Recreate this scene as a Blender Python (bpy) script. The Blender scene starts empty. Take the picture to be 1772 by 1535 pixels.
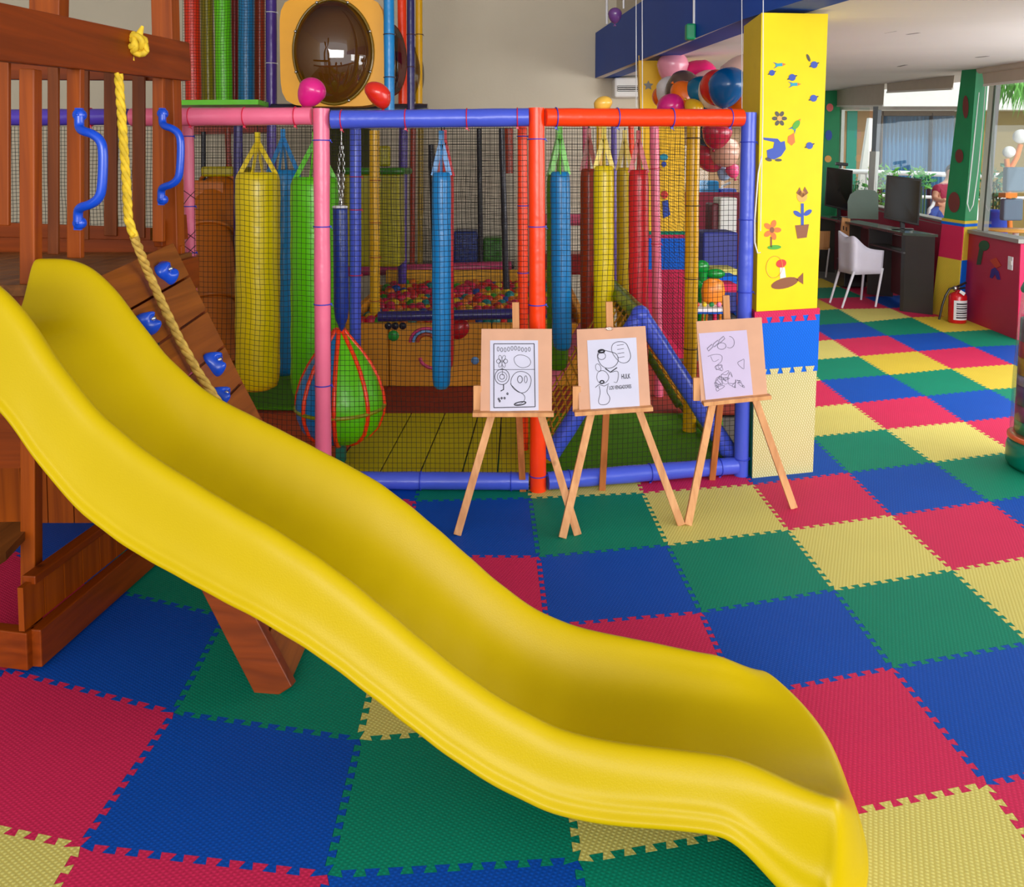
import bpy, math, random
from mathutils import Vector, Matrix
random.seed(7)
SC = bpy.context.scene
COL = SC.collection
# ---------------------------------------------------------------- camera
F = 1400.0; CX = 886.0; PITCH = 0.06; CY = 295 + F * math.tan(PITCH); H = 1.7
cd = bpy.data.cameras.new('camera'); cam = bpy.data.objects.new('camera', cd); COL.objects.link(cam)
cam.location = (0, 0, H); cam.rotation_euler = (math.pi / 2 - PITCH, 0, 0)
cd.sensor_fit = 'HORIZONTAL'; cd.sensor_width = 36; cd.lens = F * 36 / 1772
cd.shift_y = -(767.5 - CY) / 1772; cd.clip_start = 0.05; cd.clip_end = 200
SC.camera = cam
# ---------------------------------------------------------------- world, light, exposure
w = bpy.data.worlds.new('daylight'); SC.world = w; w.use_nodes = True
bg = w.node_tree.nodes['Background']; bg.inputs[0].default_value = (0.93, 0.97, 1.0, 1); bg.inputs[1].default_value = 1.25
SC.view_settings.view_transform = 'Standard'; SC.view_settings.look = 'None'
SC.view_settings.gamma = 1; SC.view_settings.exposure = 0.32; SC.view_settings.use_curve_mapping = False
def area(name, loc, aim, sx, sy, power, col=(1, 1, 1)):
    l = bpy.data.lights.new(name, 'AREA'); l.shape = 'RECTANGLE'; l.size = sx; l.size_y = sy; l.energy = power; l.color = col
    o = bpy.data.objects.new(name, l); COL.objects.link(o); o.location = loc
    o.rotation_euler = (Vector(aim) - Vector(loc)).to_track_quat('-Z', 'Y').to_euler(); return o
area('window_daylight_side', (5.6, 1.0, 2.0), (0, 2.6, 0.6), 3.6, 1.6, 110, (1, 0.98, 0.95))
area('window_daylight_rear', (1.0, -8.0, 2.6), (-0.3, 5, 1.0), 8.0, 2.6, 640, (1, 0.97, 0.93))
area('ceiling_downlight', (2.6, 6.4, 2.58), (2.6, 6.4, 0), 1.2, 1.2, 16, (1, 0.95, 0.88))
area('window_daylight_bay', (5.0, 5.0, 1.8), (2.2, 8.6, 1.5), 3.2, 1.3, 80, (1, 1, 1))
sun = bpy.data.lights.new('sun', 'SUN'); sun.energy = 1.6; sun.angle = 0.02; sun.color = (1, .95, .86)
so = bpy.data.objects.new('sun', sun); COL.objects.link(so); so.rotation_euler = Vector((-0.35, 0.75, -0.9)).to_track_quat('-Z', 'Y').to_euler()
# ---------------------------------------------------------------- unprojection of measured points
def ray(px, py):
    a = (px - CX) / F; b = (CY - py) / F
    return Vector((a, math.cos(PITCH) + b * math.sin(PITCH), b * math.cos(PITCH) - math.sin(PITCH)))
def zp(px, py, z):
    d = ray(px, py); return Vector((0, 0, H)) + d * ((z - H) / d.z)
def fl(px, py): return zp(px, py, 0.014)
def at(px, py, Y):
    d = ray(px, py); return Vector((0, 0, H)) + d * (Y / d.y)
def onplane(px, py, p, n):
    d = ray(px, py); o = Vector((0, 0, H)); return o + d * ((p - o).dot(n) / d.dot(n))
# ---------------------------------------------------------------- materials
def s2l(c):
    c = c / 255.0
    return c / 12.92 if c <= 0.04045 else ((c + 0.055) / 1.055) ** 2.4
def lin(rgb): return tuple(s2l(c) for c in rgb) + (1,)
MATS = {}
def mat(name, rgb, rough=0.5, var=0.0, vscale=8.0, bump=0.0, bscale=60.0, metal=0.0, coat=0.0, spec=0.5, alpha=1.0):
    if name in MATS: return MATS[name]
    m = bpy.data.materials.new(name); m.use_nodes = True; nt = m.node_tree; b = nt.nodes['Principled BSDF']
    b.inputs['Base Color'].default_value = lin(rgb); b.inputs['Roughness'].default_value = rough
    b.inputs['Metallic'].default_value = metal; b.inputs['Specular IOR Level'].default_value = spec
    b.inputs['Coat Weight'].default_value = coat; b.inputs['Coat Roughness'].default_value = 0.15
    b.inputs['Alpha'].default_value = alpha
    tc = nt.nodes.new('ShaderNodeTexCoord')
    n = nt.nodes.new('ShaderNodeTexNoise'); n.inputs['Scale'].default_value = vscale; n.inputs['Detail'].default_value = 3
    nt.links.new(tc.outputs['Object'], n.inputs['Vector'])
    r = nt.nodes.new('ShaderNodeValToRGB'); base = lin(rgb)
    v = max(var, 0.03)
    r.color_ramp.elements[0].color = tuple(c * (1 - v) for c in base[:3]) + (1,)
    r.color_ramp.elements[1].color = tuple(min(1, c * (1 + v)) for c in base[:3]) + (1,)
    r.color_ramp.elements[0].position = 0.3; r.color_ramp.elements[1].position = 0.7
    nt.links.new(n.outputs['Fac'], r.inputs[0]); nt.links.new(r.outputs[0], b.inputs['Base Color'])
    if bump:
        n2 = nt.nodes.new('ShaderNodeTexNoise'); n2.inputs['Scale'].default_value = bscale
        nt.links.new(tc.outputs['Object'], n2.inputs['Vector'])
        bp = nt.nodes.new('ShaderNodeBump'); bp.inputs['Strength'].default_value = bump; bp.inputs['Distance'].default_value = 0.01
        nt.links.new(n2.outputs['Fac'], bp.inputs['Height']); nt.links.new(bp.outputs[0], b.inputs['Normal'])
    MATS[name] = m; return m
def wood(name, dark, light, axis, rough=0.45, grain=26.0):
    if name in MATS: return MATS[name]
    m = bpy.data.materials.new(name); m.use_nodes = True; nt = m.node_tree; b = nt.nodes['Principled BSDF']
    tc = nt.nodes.new('ShaderNodeTexCoord'); mp = nt.nodes.new('ShaderNodeMapping')
    sc = [grain] * 3; sc[axis] = 1.0; mp.inputs['Scale'].default_value = sc
    nt.links.new(tc.outputs['Object'], mp.inputs['Vector'])
    n = nt.nodes.new('ShaderNodeTexNoise'); n.inputs['Scale'].default_value = 1.0; n.inputs['Detail'].default_value = 5; n.inputs['Distortion'].default_value = 0.6
    nt.links.new(mp.outputs[0], n.inputs['Vector'])
    r = nt.nodes.new('ShaderNodeValToRGB'); r.color_ramp.elements[0].color = lin(dark); r.color_ramp.elements[1].color = lin(light)
    r.color_ramp.elements[0].position = 0.3; r.color_ramp.elements[1].position = 0.7
    nt.links.new(n.outputs['Fac'], r.inputs[0])
    # knots
    vo = nt.nodes.new('ShaderNodeTexVoronoi'); vo.inputs['Scale'].default_value = 3.6
    nt.links.new(tc.outputs['Object'], vo.inputs['Vector'])
    kr = nt.nodes.new('ShaderNodeValToRGB'); kr.color_ramp.elements[0].color = (0.3, 0.25, 0.2, 1); kr.color_ramp.elements[1].color = (1, 1, 1, 1)
    kr.color_ramp.elements[0].position = 0.03; kr.color_ramp.elements[1].position = 0.08
    nt.links.new(vo.outputs['Distance'], kr.inputs[0])
    mx = nt.nodes.new('ShaderNodeMix'); mx.data_type = 'RGBA'; mx.blend_type = 'MULTIPLY'; mx.inputs[0].default_value = 1
    nt.links.new(r.outputs[0], mx.inputs[6]); nt.links.new(kr.outputs[0], mx.inputs[7])
    nt.links.new(mx.outputs[2], b.inputs['Base Color']); b.inputs['Roughness'].default_value = rough; b.inputs['Specular IOR Level'].default_value = .25
    bp = nt.nodes.new('ShaderNodeBump'); bp.inputs['Strength'].default_value = 0.25; bp.inputs['Distance'].default_value = 0.004
    nt.links.new(n.outputs['Fac'], bp.inputs['Height']); nt.links.new(bp.outputs[0], b.inputs['Normal'])
    MATS[name] = m; return m
def foam(name, rgb, c2=None):
    """EVA foam: fine diagonal weave"""
    if name in MATS: return MATS[name]
    m = bpy.data.materials.new(name); m.use_nodes = True; nt = m.node_tree; b = nt.nodes['Principled BSDF']
    tc = nt.nodes.new('ShaderNodeTexCoord'); mp = nt.nodes.new('ShaderNodeMapping'); mp.inputs['Rotation'].default_value = (0.5, 0.4, 0.6)
    nt.links.new(tc.outputs['Object'], mp.inputs['Vector'])
    wv = nt.nodes.new('ShaderNodeTexWave'); wv.inputs['Scale'].default_value = 30; wv.inputs['Distortion'].default_value = 0.4
    wv2 = nt.nodes.new('ShaderNodeTexWave'); wv2.inputs['Scale'].default_value = 30; wv2.bands_direction = 'Y'
    nt.links.new(mp.outputs[0], wv.inputs['Vector']); nt.links.new(mp.outputs[0], wv2.inputs['Vector'])
    mu = nt.nodes.new('ShaderNodeMath'); mu.operation = 'MULTIPLY'
    nt.links.new(wv.outputs['Fac'], mu.inputs[0]); nt.links.new(wv2.outputs['Fac'], mu.inputs[1])
    r = nt.nodes.new('ShaderNodeValToRGB'); base = lin(rgb); o = lin(c2) if c2 else tuple(c * 0.86 for c in base[:3]) + (1,)
    r.color_ramp.elements[0].color = o; r.color_ramp.elements[1].color = base; r.color_ramp.elements[1].position = 0.45
    nt.links.new(mu.outputs[0], r.inputs[0])
    n = nt.nodes.new('ShaderNodeTexNoise'); n.inputs['Scale'].default_value = 3.0; nt.links.new(tc.outputs['Object'], n.inputs['Vector'])
    rr = nt.nodes.new('ShaderNodeValToRGB'); rr.color_ramp.elements[0].color = (0.88, 0.88, 0.88, 1); rr.color_ramp.elements[1].color = (1, 1, 1, 1)
    nt.links.new(n.outputs['Fac'], rr.inputs[0])
    mx = nt.nodes.new('ShaderNodeMix'); mx.data_type = 'RGBA'; mx.blend_type = 'MULTIPLY'; mx.inputs[0].default_value = 1
    nt.links.new(r.outputs[0], mx.inputs[6]); nt.links.new(rr.outputs[0], mx.inputs[7]); nt.links.new(mx.outputs[2], b.inputs['Base Color'])
    b.inputs['Roughness'].default_value = 0.62; b.inputs['Specular IOR Level'].default_value = 0.2
    bp = nt.nodes.new('ShaderNodeBump'); bp.inputs['Strength'].default_value = 0.35; bp.inputs['Distance'].default_value = 0.002
    nt.links.new(mu.outputs[0], bp.inputs['Height']); nt.links.new(bp.outputs[0], b.inputs['Normal'])
    MATS[name] = m; return m
def glass(name, tint=(0.9, 0.95, 0.95), refl=0.12):
    if name in MATS: return MATS[name]
    m = bpy.data.materials.new(name); m.use_nodes = True; nt = m.node_tree; nt.nodes.clear()
    o = nt.nodes.new('ShaderNodeOutputMaterial'); t = nt.nodes.new('ShaderNodeBsdfTransparent'); g = nt.nodes.new('ShaderNodeBsdfGlossy')
    t.inputs[0].default_value = tint + (1,); g.inputs['Roughness'].default_value = 0.02
    mx = nt.nodes.new('ShaderNodeMixShader'); fr = nt.nodes.new('ShaderNodeLayerWeight'); fr.inputs[0].default_value = 0.12
    ma = nt.nodes.new('ShaderNodeMath'); ma.operation = 'MULTIPLY_ADD'; ma.inputs[1].default_value = 0.14; ma.inputs[2].default_value = refl; ma.use_clamp = True
    nt.links.new(fr.outputs['Fresnel'], ma.inputs[0]); nt.links.new(ma.outputs[0], mx.inputs[0])
    nt.links.new(t.outputs[0], mx.inputs[1]); nt.links.new(g.outputs[0], mx.inputs[2]); nt.links.new(mx.outputs[0], o.inputs[0])
    MATS[name] = m; return m
# colours
def vinyl(name, rgb): return mat('vinyl_' + name, rgb, rough=0.28, var=0.04, vscale=5, bump=0.35, bscale=14, spec=0.5)
PINK = vinyl('pink', (238, 112, 146)); PERI = vinyl('periwinkle', (70, 90, 210)); ORNG = vinyl('orange', (255, 62, 8))
YELO = vinyl('amber', (228, 172, 10)); PURP = vinyl('purple', (74, 48, 138)); REDV = vinyl('red', (205, 30, 42)); BLUV = vinyl('blue', (16, 128, 196))
GRNV = vinyl('green', (96, 200, 6)); LEMV = vinyl('lemon', (240, 212, 6)); DRED = vinyl('dark_red', (150, 24, 26)); NAVY = vinyl('navy', (22, 52, 140))
OLIV = vinyl('olive', (166, 156, 16)); BRNV = vinyl('rust', (160, 50, 22)); CHAR = vinyl('charcoal', (40, 38, 52)); LILA = vinyl('lilac', (104, 84, 170)); DGRN = vinyl('dark_green', (50, 120, 24))
SLIDE = mat('slide_plastic', (190, 163, 0), rough=0.32, var=0.02, vscale=3, bump=0.04, bscale=250, spec=0.16)
T_BLUE = foam('foam_blue', (0, 78, 182)); T_GREEN = foam('foam_green', (0, 136, 106)); T_RED = foam('foam_red', (214, 42, 90)); T_CREAM = foam('foam_cream', (224, 216, 126), (206, 192, 98))
T_YEL = foam('foam_yellow', (226, 200, 76), (204, 178, 50)); T_IVORY = foam('foam_ivory', (222, 214, 166), (192, 182, 118))
F_BLUE2 = foam('foam_bright_blue', (0, 104, 226))
WX = wood('redwood_x', (108, 42, 0), (140, 58, 3), 0); WY = wood('redwood_y', (108, 42, 0), (140, 58, 3), 1); WZ = wood('redwood_z', (122, 50, 0), (160, 74, 4), 2)
WD = wood('redwood_weathered', (92, 50, 16), (140, 84, 34), 1)
WZD = wood('redwood_dark', (96, 42, 8), (130, 62, 14), 2)  # same timber in a darker tone, for the slats further back
WR = wood('redwood_ramp', (116, 60, 14), (156, 86, 26), 1)
EASEL = wood('beech', (192, 130, 82), (222, 164, 110), 2, rough=0.5); BOARD = mat('board_hardboard', (208, 158, 128), rough=0.7, var=0.05)
BLACKNET = mat('net_cord', (22, 20, 16), rough=0.8); PAPER = mat('paper', (202, 202, 222), rough=0.8); INK = mat('ink', (40, 38, 46), rough=0.8); INKL = mat('ink_faint', (112, 108, 124), rough=0.8)
TIEB = mat('tie_blue', (40, 60, 190), rough=0.4); TIER = mat('tie_red', (206, 24, 64), rough=0.4); TIEK = mat('tie_dark', (60, 30, 30), rough=0.4)
WALLM = mat('wall_plaster', (206, 196, 176), rough=0.85, var=0.04, vscale=1.5, bump=0.1, bscale=40); CEIL = mat('ceiling_plaster', (214, 210, 208), rough=0.9, var=0.02, vscale=1)
BEAM = mat('beam_blue_paint', (8, 70, 170), rough=0.6, var=0.05, vscale=2); YCOL = mat('pillar_yellow_paint', (236, 206, 0), rough=0.5, var=0.02, spec=.25)
MAG = mat('low_wall_magenta_paint', (176, 26, 66), rough=0.55, var=0.05, vscale=2); GCOL = mat('pillar_green_paint', (0, 132, 78), rough=0.5, var=0.05)
WHITE = mat('white_plastic', (226, 226, 230), rough=0.4); CREAMW = mat('white_paint', (232, 230, 226), rough=0.6); BLACK = mat('black_plastic', (22, 20, 22), rough=0.3); DESK = mat('desk_laminate', (52, 50, 50), rough=0.35, var=0.1, vscale=4)
GREY = mat('grey_fabric_blind', (196, 186, 172), rough=0.8); BLUEP = mat('blue_handle_plastic', (8, 72, 200), rough=0.25); STEEL = mat('steel', (190, 190, 190), rough=0.3, metal=1)
ROPEM = mat('yellow_rope', (226, 190, 40), rough=0.7, var=0.2, vscale=40); ROPEL = mat('faded_rope', (196, 160, 70), rough=0.8, var=0.25, vscale=40)
# ---------------------------------------------------------------- mesh building
class MB:
    def __init__(s): s.v = []; s.f = []; s.sm = []
    def add(s, vs, fs, smooth=False):
        n = len(s.v); s.v += [tuple(v) for v in vs]
        for f in fs: s.f.append(tuple(i + n for i in f)); s.sm.append(smooth)
        return s
    def hexa(s, p):   # p: 4 bottom, 4 top
        return s.add(p, [(3, 2, 1, 0), (4, 5, 6, 7), (0, 1, 5, 4), (1, 2, 6, 5), (2, 3, 7, 6), (3, 0, 4, 7)])
    def box(s, lo, hi):
        x0, y0, z0 = lo; x1, y1, z1 = hi
        return s.hexa([(x0, y0, z0), (x1, y0, z0), (x1, y1, z0), (x0, y1, z0), (x0, y0, z1), (x1, y0, z1), (x1, y1, z1), (x0, y1, z1)])
    def beam(s, a, b, wd, ht, up=(0, 0, 1)):
        a = Vector(a); b = Vector(b); d = (b - a).normalized(); u = Vector(up)
        if abs(d.dot(u)) > 0.98: u = Vector((0, 1, 0))
        r = d.cross(u).normalized(); u = r.cross(d).normalized(); r = r * wd / 2; u = u * ht / 2
        return s.hexa([a - r - u, a + r - u, b + r - u, b - r - u, a - r + u, a + r + u, b + r + u, b - r + u])
    def tube(s, path, r, n=12, caps=True, closed=False):
        path = [Vector(p) for p in path]; m = len(path); vs = []; fs = []
        rs = r if isinstance(r, (list, tuple)) else [r] * m
        ref = None
        for i, p in enumerate(path):
            if closed: d = (path[(i + 1) % m] - path[i - 1]).normalized()
            else: d = (path[min(i + 1, m - 1)] - path[max(i - 1, 0)]).normalized()
            if ref is None:
                ref = Vector((0, 0, 1)) if abs(d.z) < 0.9 else Vector((0, 1, 0))
            x = d.cross(ref).normalized(); y = x.cross(d).normalized(); ref = y
            for k in range(n):
                a = 2 * math.pi * k / n; vs.append(p + x * (math.cos(a) * rs[i]) + y * (math.sin(a) * rs[i]))
        for i in range(m if closed else m - 1):
            j = (i + 1) % m
            for k in range(n): fs.append((i * n + k, i * n + (k + 1) % n, j * n + (k + 1) % n, j * n + k))
        s.add(vs, fs, n > 5)
        if caps and not closed:
            s.add(vs[:n], [tuple(range(n))]); s.add(vs[-n:], [tuple(range(n - 1, -1, -1))])
        return s
    def lathe(s, prof, o=(0, 0, 0), ax=(0, 0, 1), n=24, sx=1.0, sy=1.0):
        o = Vector(o); ax = Vector(ax).normalized(); x = ax.orthogonal().normalized()
        if abs(ax.z) > 0.95: x = Vector((1, 0, 0))
        y = ax.cross(x).normalized(); vs = []; fs = []
        for r, h in prof:
            for k in range(n):
                a = 2 * math.pi * k / n; vs.append(o + ax * h + x * (math.cos(a) * r * sx) + y * (math.sin(a) * r * sy))
        for i in range(len(prof) - 1):
            for k in range(n): fs.append((i * n + k, i * n + (k + 1) % n, (i + 1) * n + (k + 1) % n, (i + 1) * n + k))
        return s.add(vs, fs, True)
    def ball(s, c, r, n=16, m=10, sc=(1, 1, 1)):
        c = Vector(c); vs = []; fs = []
        for i in range(m + 1):
            t = math.pi * i / m
            for k in range(n):
                a = 2 * math.pi * k / n; vs.append((c.x + r * sc[0] * math.sin(t) * math.cos(a), c.y + r * sc[1] * math.sin(t) * math.sin(a), c.z + r * sc[2] * math.cos(t)))
        for i in range(m):
            for k in range(n): fs.append((i * n + k, (i + 1) * n + k, (i + 1) * n + (k + 1) % n, i * n + (k + 1) % n))
        return s.add(vs, fs, True)
    def poly(s, pts, thick):   # pts 3D planar outline; thick vector
        n = len(pts); pts = [Vector(p) for p in pts]; t = Vector(thick); q = [p + t for p in pts]
        fs = [tuple(range(n - 1, -1, -1)), tuple(range(n, 2 * n))] + [(i, (i + 1) % n, n + (i + 1) % n, n + i) for i in range(n)]
        return s.add(pts + q, fs)
    def ring(s, c, R, r, ax=(0, 0, 1), n=24, m=6):
        ax = Vector(ax).normalized(); x = ax.orthogonal().normalized(); y = ax.cross(x); c = Vector(c)
        return s.tube([c + x * (R * math.cos(2 * math.pi * k / n)) + y * (R * math.sin(2 * math.pi * k / n)) for k in range(n)], r, m, closed=True)
    def build(s, name, m, parent=None, bevel=0.0, subsurf=0):
        me = bpy.data.meshes.new(name)
        if parent is not None:
            pl = parent['_w']; vv = [(v[0] - pl[0], v[1] - pl[1], v[2] - pl[2]) for v in s.v]
            o = bpy.data.objects.new(name, me); o.parent = parent; o['_w'] = pl
        else:
            vv = s.v; o = bpy.data.objects.new(name, me); o['_w'] = (0, 0, 0)
        me.from_pydata(vv, [], s.f); me.polygons.foreach_set('use_smooth', s.sm); me.update()
        me.materials.append(m); COL.objects.link(o)
        if bevel:
            b = o.modifiers.new('bevel', 'BEVEL'); b.width = bevel; b.segments = 2; b.limit_method = 'ANGLE'
        if subsurf:
            b = o.modifiers.new('sub', 'SUBSURF'); b.levels = subsurf; b.render_levels = subsurf
        return o
ALL = []
def tag(o, label, cat, group=None):
    o['label'] = label; o['category'] = cat
    if group: o['group'] = group
    ALL.append(o); return o
def thing(name, loc, label, cat, group=None):
    o = bpy.data.objects.new(name, None); o.empty_display_size = 0.05; COL.objects.link(o); o.location = loc; o['_w'] = tuple(loc)
    return tag(o, label, cat, group)
def struct(o): o['kind'] = 'structure'; return o
def lab(o, t): o['label'] = t; return o
def V(*a): return Vector(a)
def lerp(a, b, t): return a + (b - a) * t
# ================================================================ SETTING
ZC = 2.56
def ceil_z(y): return ZC + max(0, y - 4.4) * 0.055
FLM = mat('screed_floor', (96, 92, 88), rough=0.8)
struct(MB().box((-6, -3, -0.1), (6.0, 15.2, 0.0)).build('floor', FLM))
BY = 8.6
struct(MB().box((-6, BY, 0), (1.45, BY + 0.15, 5.0)).build('wall_back', WALLM))
struct(MB().box((-6.15, -3, 0), (-6, BY + .15, 5.0)).build('wall_left', WALLM))
struct(MB().box((1.35, BY + .15, 0), (1.45, 15.0, 3.2)).build('wall_jog', WALLM))
# ceiling of the tall hall and of the low bay (edge follows the blue beam)
e0 = at(1030, 135, BY - 0.02); e1 = zp(1287, 33, 2.57); e2 = zp(1390, 0, 2.56)
dirb = (e2 - e1).normalized(); e3 = e2 + dirb * 4.6
struct(MB().add([(e0.x, e0.y + .02, e0.z), (e1.x, e1.y, e1.z), (e3.x, e3.y, 2.56), (6.4, e3.y, 2.56), (6.4, 4.4, 2.56), (6.4, 15.1, ceil_z(15.1)), (0.9, 15.1, ceil_z(15.1)), (0.9, BY + .1, e0.z)],
      [(0, 1, 4, 5, 6, 7), (1, 2, 3, 4)]).build('ceiling', CEIL))
struct(MB().box((-6, -3, 5.0), (e3.x + 3, BY + .15, 5.1)).build('ceiling_high', CEIL))
# beam
bm = MB(); top0 = at(1030, 57, BY - .02).z
up = lambda p, h: V(p.x, p.y, p.z + h)
th = V(0.22, 0.05, 0)
for a, b, ha, hb in ((e0, e1, top0 - e0.z, .5), (e1, e3, .5, .5)):
    bm.hexa([a, b, b + th, a + th, up(a, ha), up(b, hb), up(b + th, hb), up(a + th, ha)])
struct(bm.build('trim_beam', BEAM))
struct(MB().hexa([V(e0.x + .22, e0.y + .03, top0), V(e1.x + .22, e1.y + .03, 3.07), V(e3.x + .22, e3.y, 3.06), V(e3.x + .35, e3.y, 3.06),
     V(e0.x + .22, e0.y + .03, 5), V(e1.x + .22, e1.y + .03, 5), V(e3.x + .22, e3.y, 5), V(e3.x + .35, e3.y, 5)]).build('wall_upper', WALLM))
# ================================================================ FOAM FLOOR TILES
COEF = [[0.1448, 2.4027], [-0.0162, 0.5112], [-0.0002, 0.0088], [0.0003, 0.001], [0.5942, 0.0708], [0.0028, -0.0077], [-0.0008, -0.0024], [-0.0082, 0.0331], [0.0019, 0.0044], [0.0, -0.0044]]
KN = {(0,3):(917.4,861.6),(1,3):(1112.3,853),(2,3):(1303.3,838.4),(0,2):(931.7,963.4),(1,2):(1155.3,943.4),(1,1):(1212.7,1059.5),(2,2):(1363.7,917),(3,2):(1542.9,891.7),(3,3):(1468.4,817.8),(4,2):(1712.1,867.4),
 (2,1):(1444,1020.8),(3,1):(1647.6,986.4),(2,0):(1544.4,1155.5),(4,3):(1614.6,800),(2,-1):(1707.8,1357.3),(-2,0):(300.5,1232.8),(-2,-1):(139,1464.8),(-2,1):(388.5,1066.6),(-1,0):(622,1279),(-1,3):(718.8,867),
 (4,5):(1472.7,698.2),(4,4):(1532.9,742.7),(5,4):(1669,729.8),(5,5):(1601.7,685.3),(5,6):(1538.6,648.9),(4,6):(1419.6,658.1),(5,7):(1485.6,616.5),(6,6):(1646.1,638),(6,5):(1713.5,673.9),(6,7):(1587.4,607.9),
 (5,8):(1441.2,587.9),(6,8):(1535.8,580.7),(7,7):(1684.8,600.2),(6,9):(1491.3,557.8),(7,8):(1631.8,575),(7,9):(1577.3,549.2),(6,10):(1451.2,534.8),(7,10):(1540,533.4),(-3,0):(8,1160),(3,4):(1404,756)}
def smooth_g(u, v):
    x = y = 0; k = 0
    for i in range(4):
        for j in range(4 - i):
            m = (u ** i) * (v ** j); x += COEF[k][0] * m; y += COEF[k][1] * m; k += 1
    return V(x, y, 0)
RES = {}
for (u, v), (a, b) in KN.items():
    p = fl(a, b); RES[(u, v)] = V(p.x, p.y, 0) - smooth_g(u, v)
def G(u, v):
    if (u, v) in RES: return smooth_g(u, v) + RES[(u, v)]
    W = 0; r = V(0, 0, 0)
    for (a, b), q in RES.items():
        d = (a - u) ** 2 + (b - v) ** 2; wt = 1 / d ** 2; W += wt; r += q * wt
    W += 0.3
    return smooth_g(u, v) + r / W
NT = 10
def edge(p, q, s=1):
    """jigsaw seam from p to q"""
    d = q - p; n = V(-d.y, d.x, 0).normalized(); out = [p.copy()]; h = 0.021
    for k in range(NT):
        c = (k + .5) / NT
        for t, o in ((c - .021, -.5), (c - .034, .5), (c + .034, .5), (c + .021, -.5)):
            t = .035 + .93 * t
            out.append(p + d * t + n * (h * o * s))
    out.append(q.copy())
    return out
B_, G_, R_, C_, Y_ = 'blue', 'green', 'red', 'cream', 'yellow'
TM = {B_: T_BLUE, G_: T_GREEN, R_: T_RED, C_: T_CREAM, Y_: T_YEL}
CELL = {(0,2):G_,(-1,2):B_,(1,2):C_,(2,2):R_,(3,2):B_,(4,2):G_,(4,1):B_,(2,1):C_,(1,1):G_,(0,1):B_,(-1,1):R_,(3,1):R_,(3,0):C_,(2,0):G_,(1,0):B_,(0,0):R_,(-1,0):C_,(-2,0):G_,(-3,0):B_,(-2,1):R_,(-3,1):G_,
 (-4,1):B_,(-4,0):R_,(-3,-1):R_,(-2,-1):B_,(-1,-1):G_,(0,-1):C_,(0,-2):G_,(1,-1):R_,(2,-1):B_,(1,-2):C_,(2,-2):R_,(-1,-2):B_,(-2,-2):R_,(-3,-2):C_,(-1,3):G_,(-2,3):B_,(-2,2):R_,(0,3):C_,(1,3):R_,(2,3):B_,(3,3):G_,(4,3):C_,
 (5,3):R_,(3,4):C_,(4,4):R_,(5,4):B_,(6,4):G_,(3,5):R_,(4,5):B_,(5,5):G_,(6,5):Y_,(4,6):G_,(5,6):Y_,(6,6):R_,(7,6):B_,(7,7):G_,(4,7):C_,(5,7):R_,(6,7):B_,(4,8):R_,(5,8):B_,(6,8):G_,(7,8):Y_,(5,9):G_,(6,9):C_,(7,9):R_,
 (5,10):Y_,(6,10):R_,(7,10):B_,(5,11):B_,(6,11):G_,(7,11):R_,(5,12):G_,(6,12):Y_,(4,11):R_,(4,12):C_,(4,9):C_,(4,10):B_,(-3,2):B_,(-4,2):C_,(-4,-1):B_,(3,-1):G_,(4,0):G_,(5,2):C_,(-5,1):C_,(-5,0):G_,(3,-2):Y_,(-4,-2):G_,
 (-5,2):G_,(8,8):C_,(8,9):G_,(3,6):C_,(3,7):R_,(5,1):R_}
ORD = ['first', 'second', 'third', 'fourth', 'fifth', 'sixth', 'seventh', 'eighth', 'ninth', 'tenth']
ecache = {}
def seam(a, b):
    k = (a, b)
    if k in ecache: return ecache[k]
    if (b, a) in ecache: return ecache[(b, a)][::-1]
    ecache[k] = edge(G(*a), G(*b)); return ecache[k]
def rowname(v):
    if v == 3: return 'under net frame rail'
    if v < 3: return '%s row before net frame' % ORD[2 - v]
    return '%s row beyond pillar' % ORD[v - 4]
def colname(u):
    return ('%s column right of orange post' % ORD[u]) if u >= 0 else ('%s column left of orange post' % ORD[-u - 1])
TZ = 0.014
for (u, v), c in CELL.items():
    ring = []
    for a, b in (((u, v), (u + 1, v)), ((u + 1, v), (u + 1, v + 1)), ((u + 1, v + 1), (u, v + 1)), ((u, v + 1), (u, v))):
        # canonical direction keeps the shared seam identical
        s_ = seam(a, b) if (a < b) else seam(b, a)[::-1]
        ring += s_[:-1]
    cen = (G(u, v) + G(u + 1, v + 1)) / 2
    ring = [cen + (p - cen) * 0.9985 for p in ring]
    pts = [V(p.x, p.y, 0.001) - V(cen.x, cen.y, 0) for p in ring]
    mb = MB().poly(pts, (0, 0, TZ - .001))
    nm = {B_: 'blue', G_: 'green', R_: 'pinkish red', C_: 'pale cream', Y_: 'yellow'}[c]
    o = mb.build('foam_mat', TM[c]); o.location = (cen.x, cen.y, 0); o['kind'] = 'thing'
    tag(o, '%s foam tile, %s, %s' % (nm, rowname(v), colname(u)), 'floor tile', 'foam puzzle tiles covering the floor')
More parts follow.
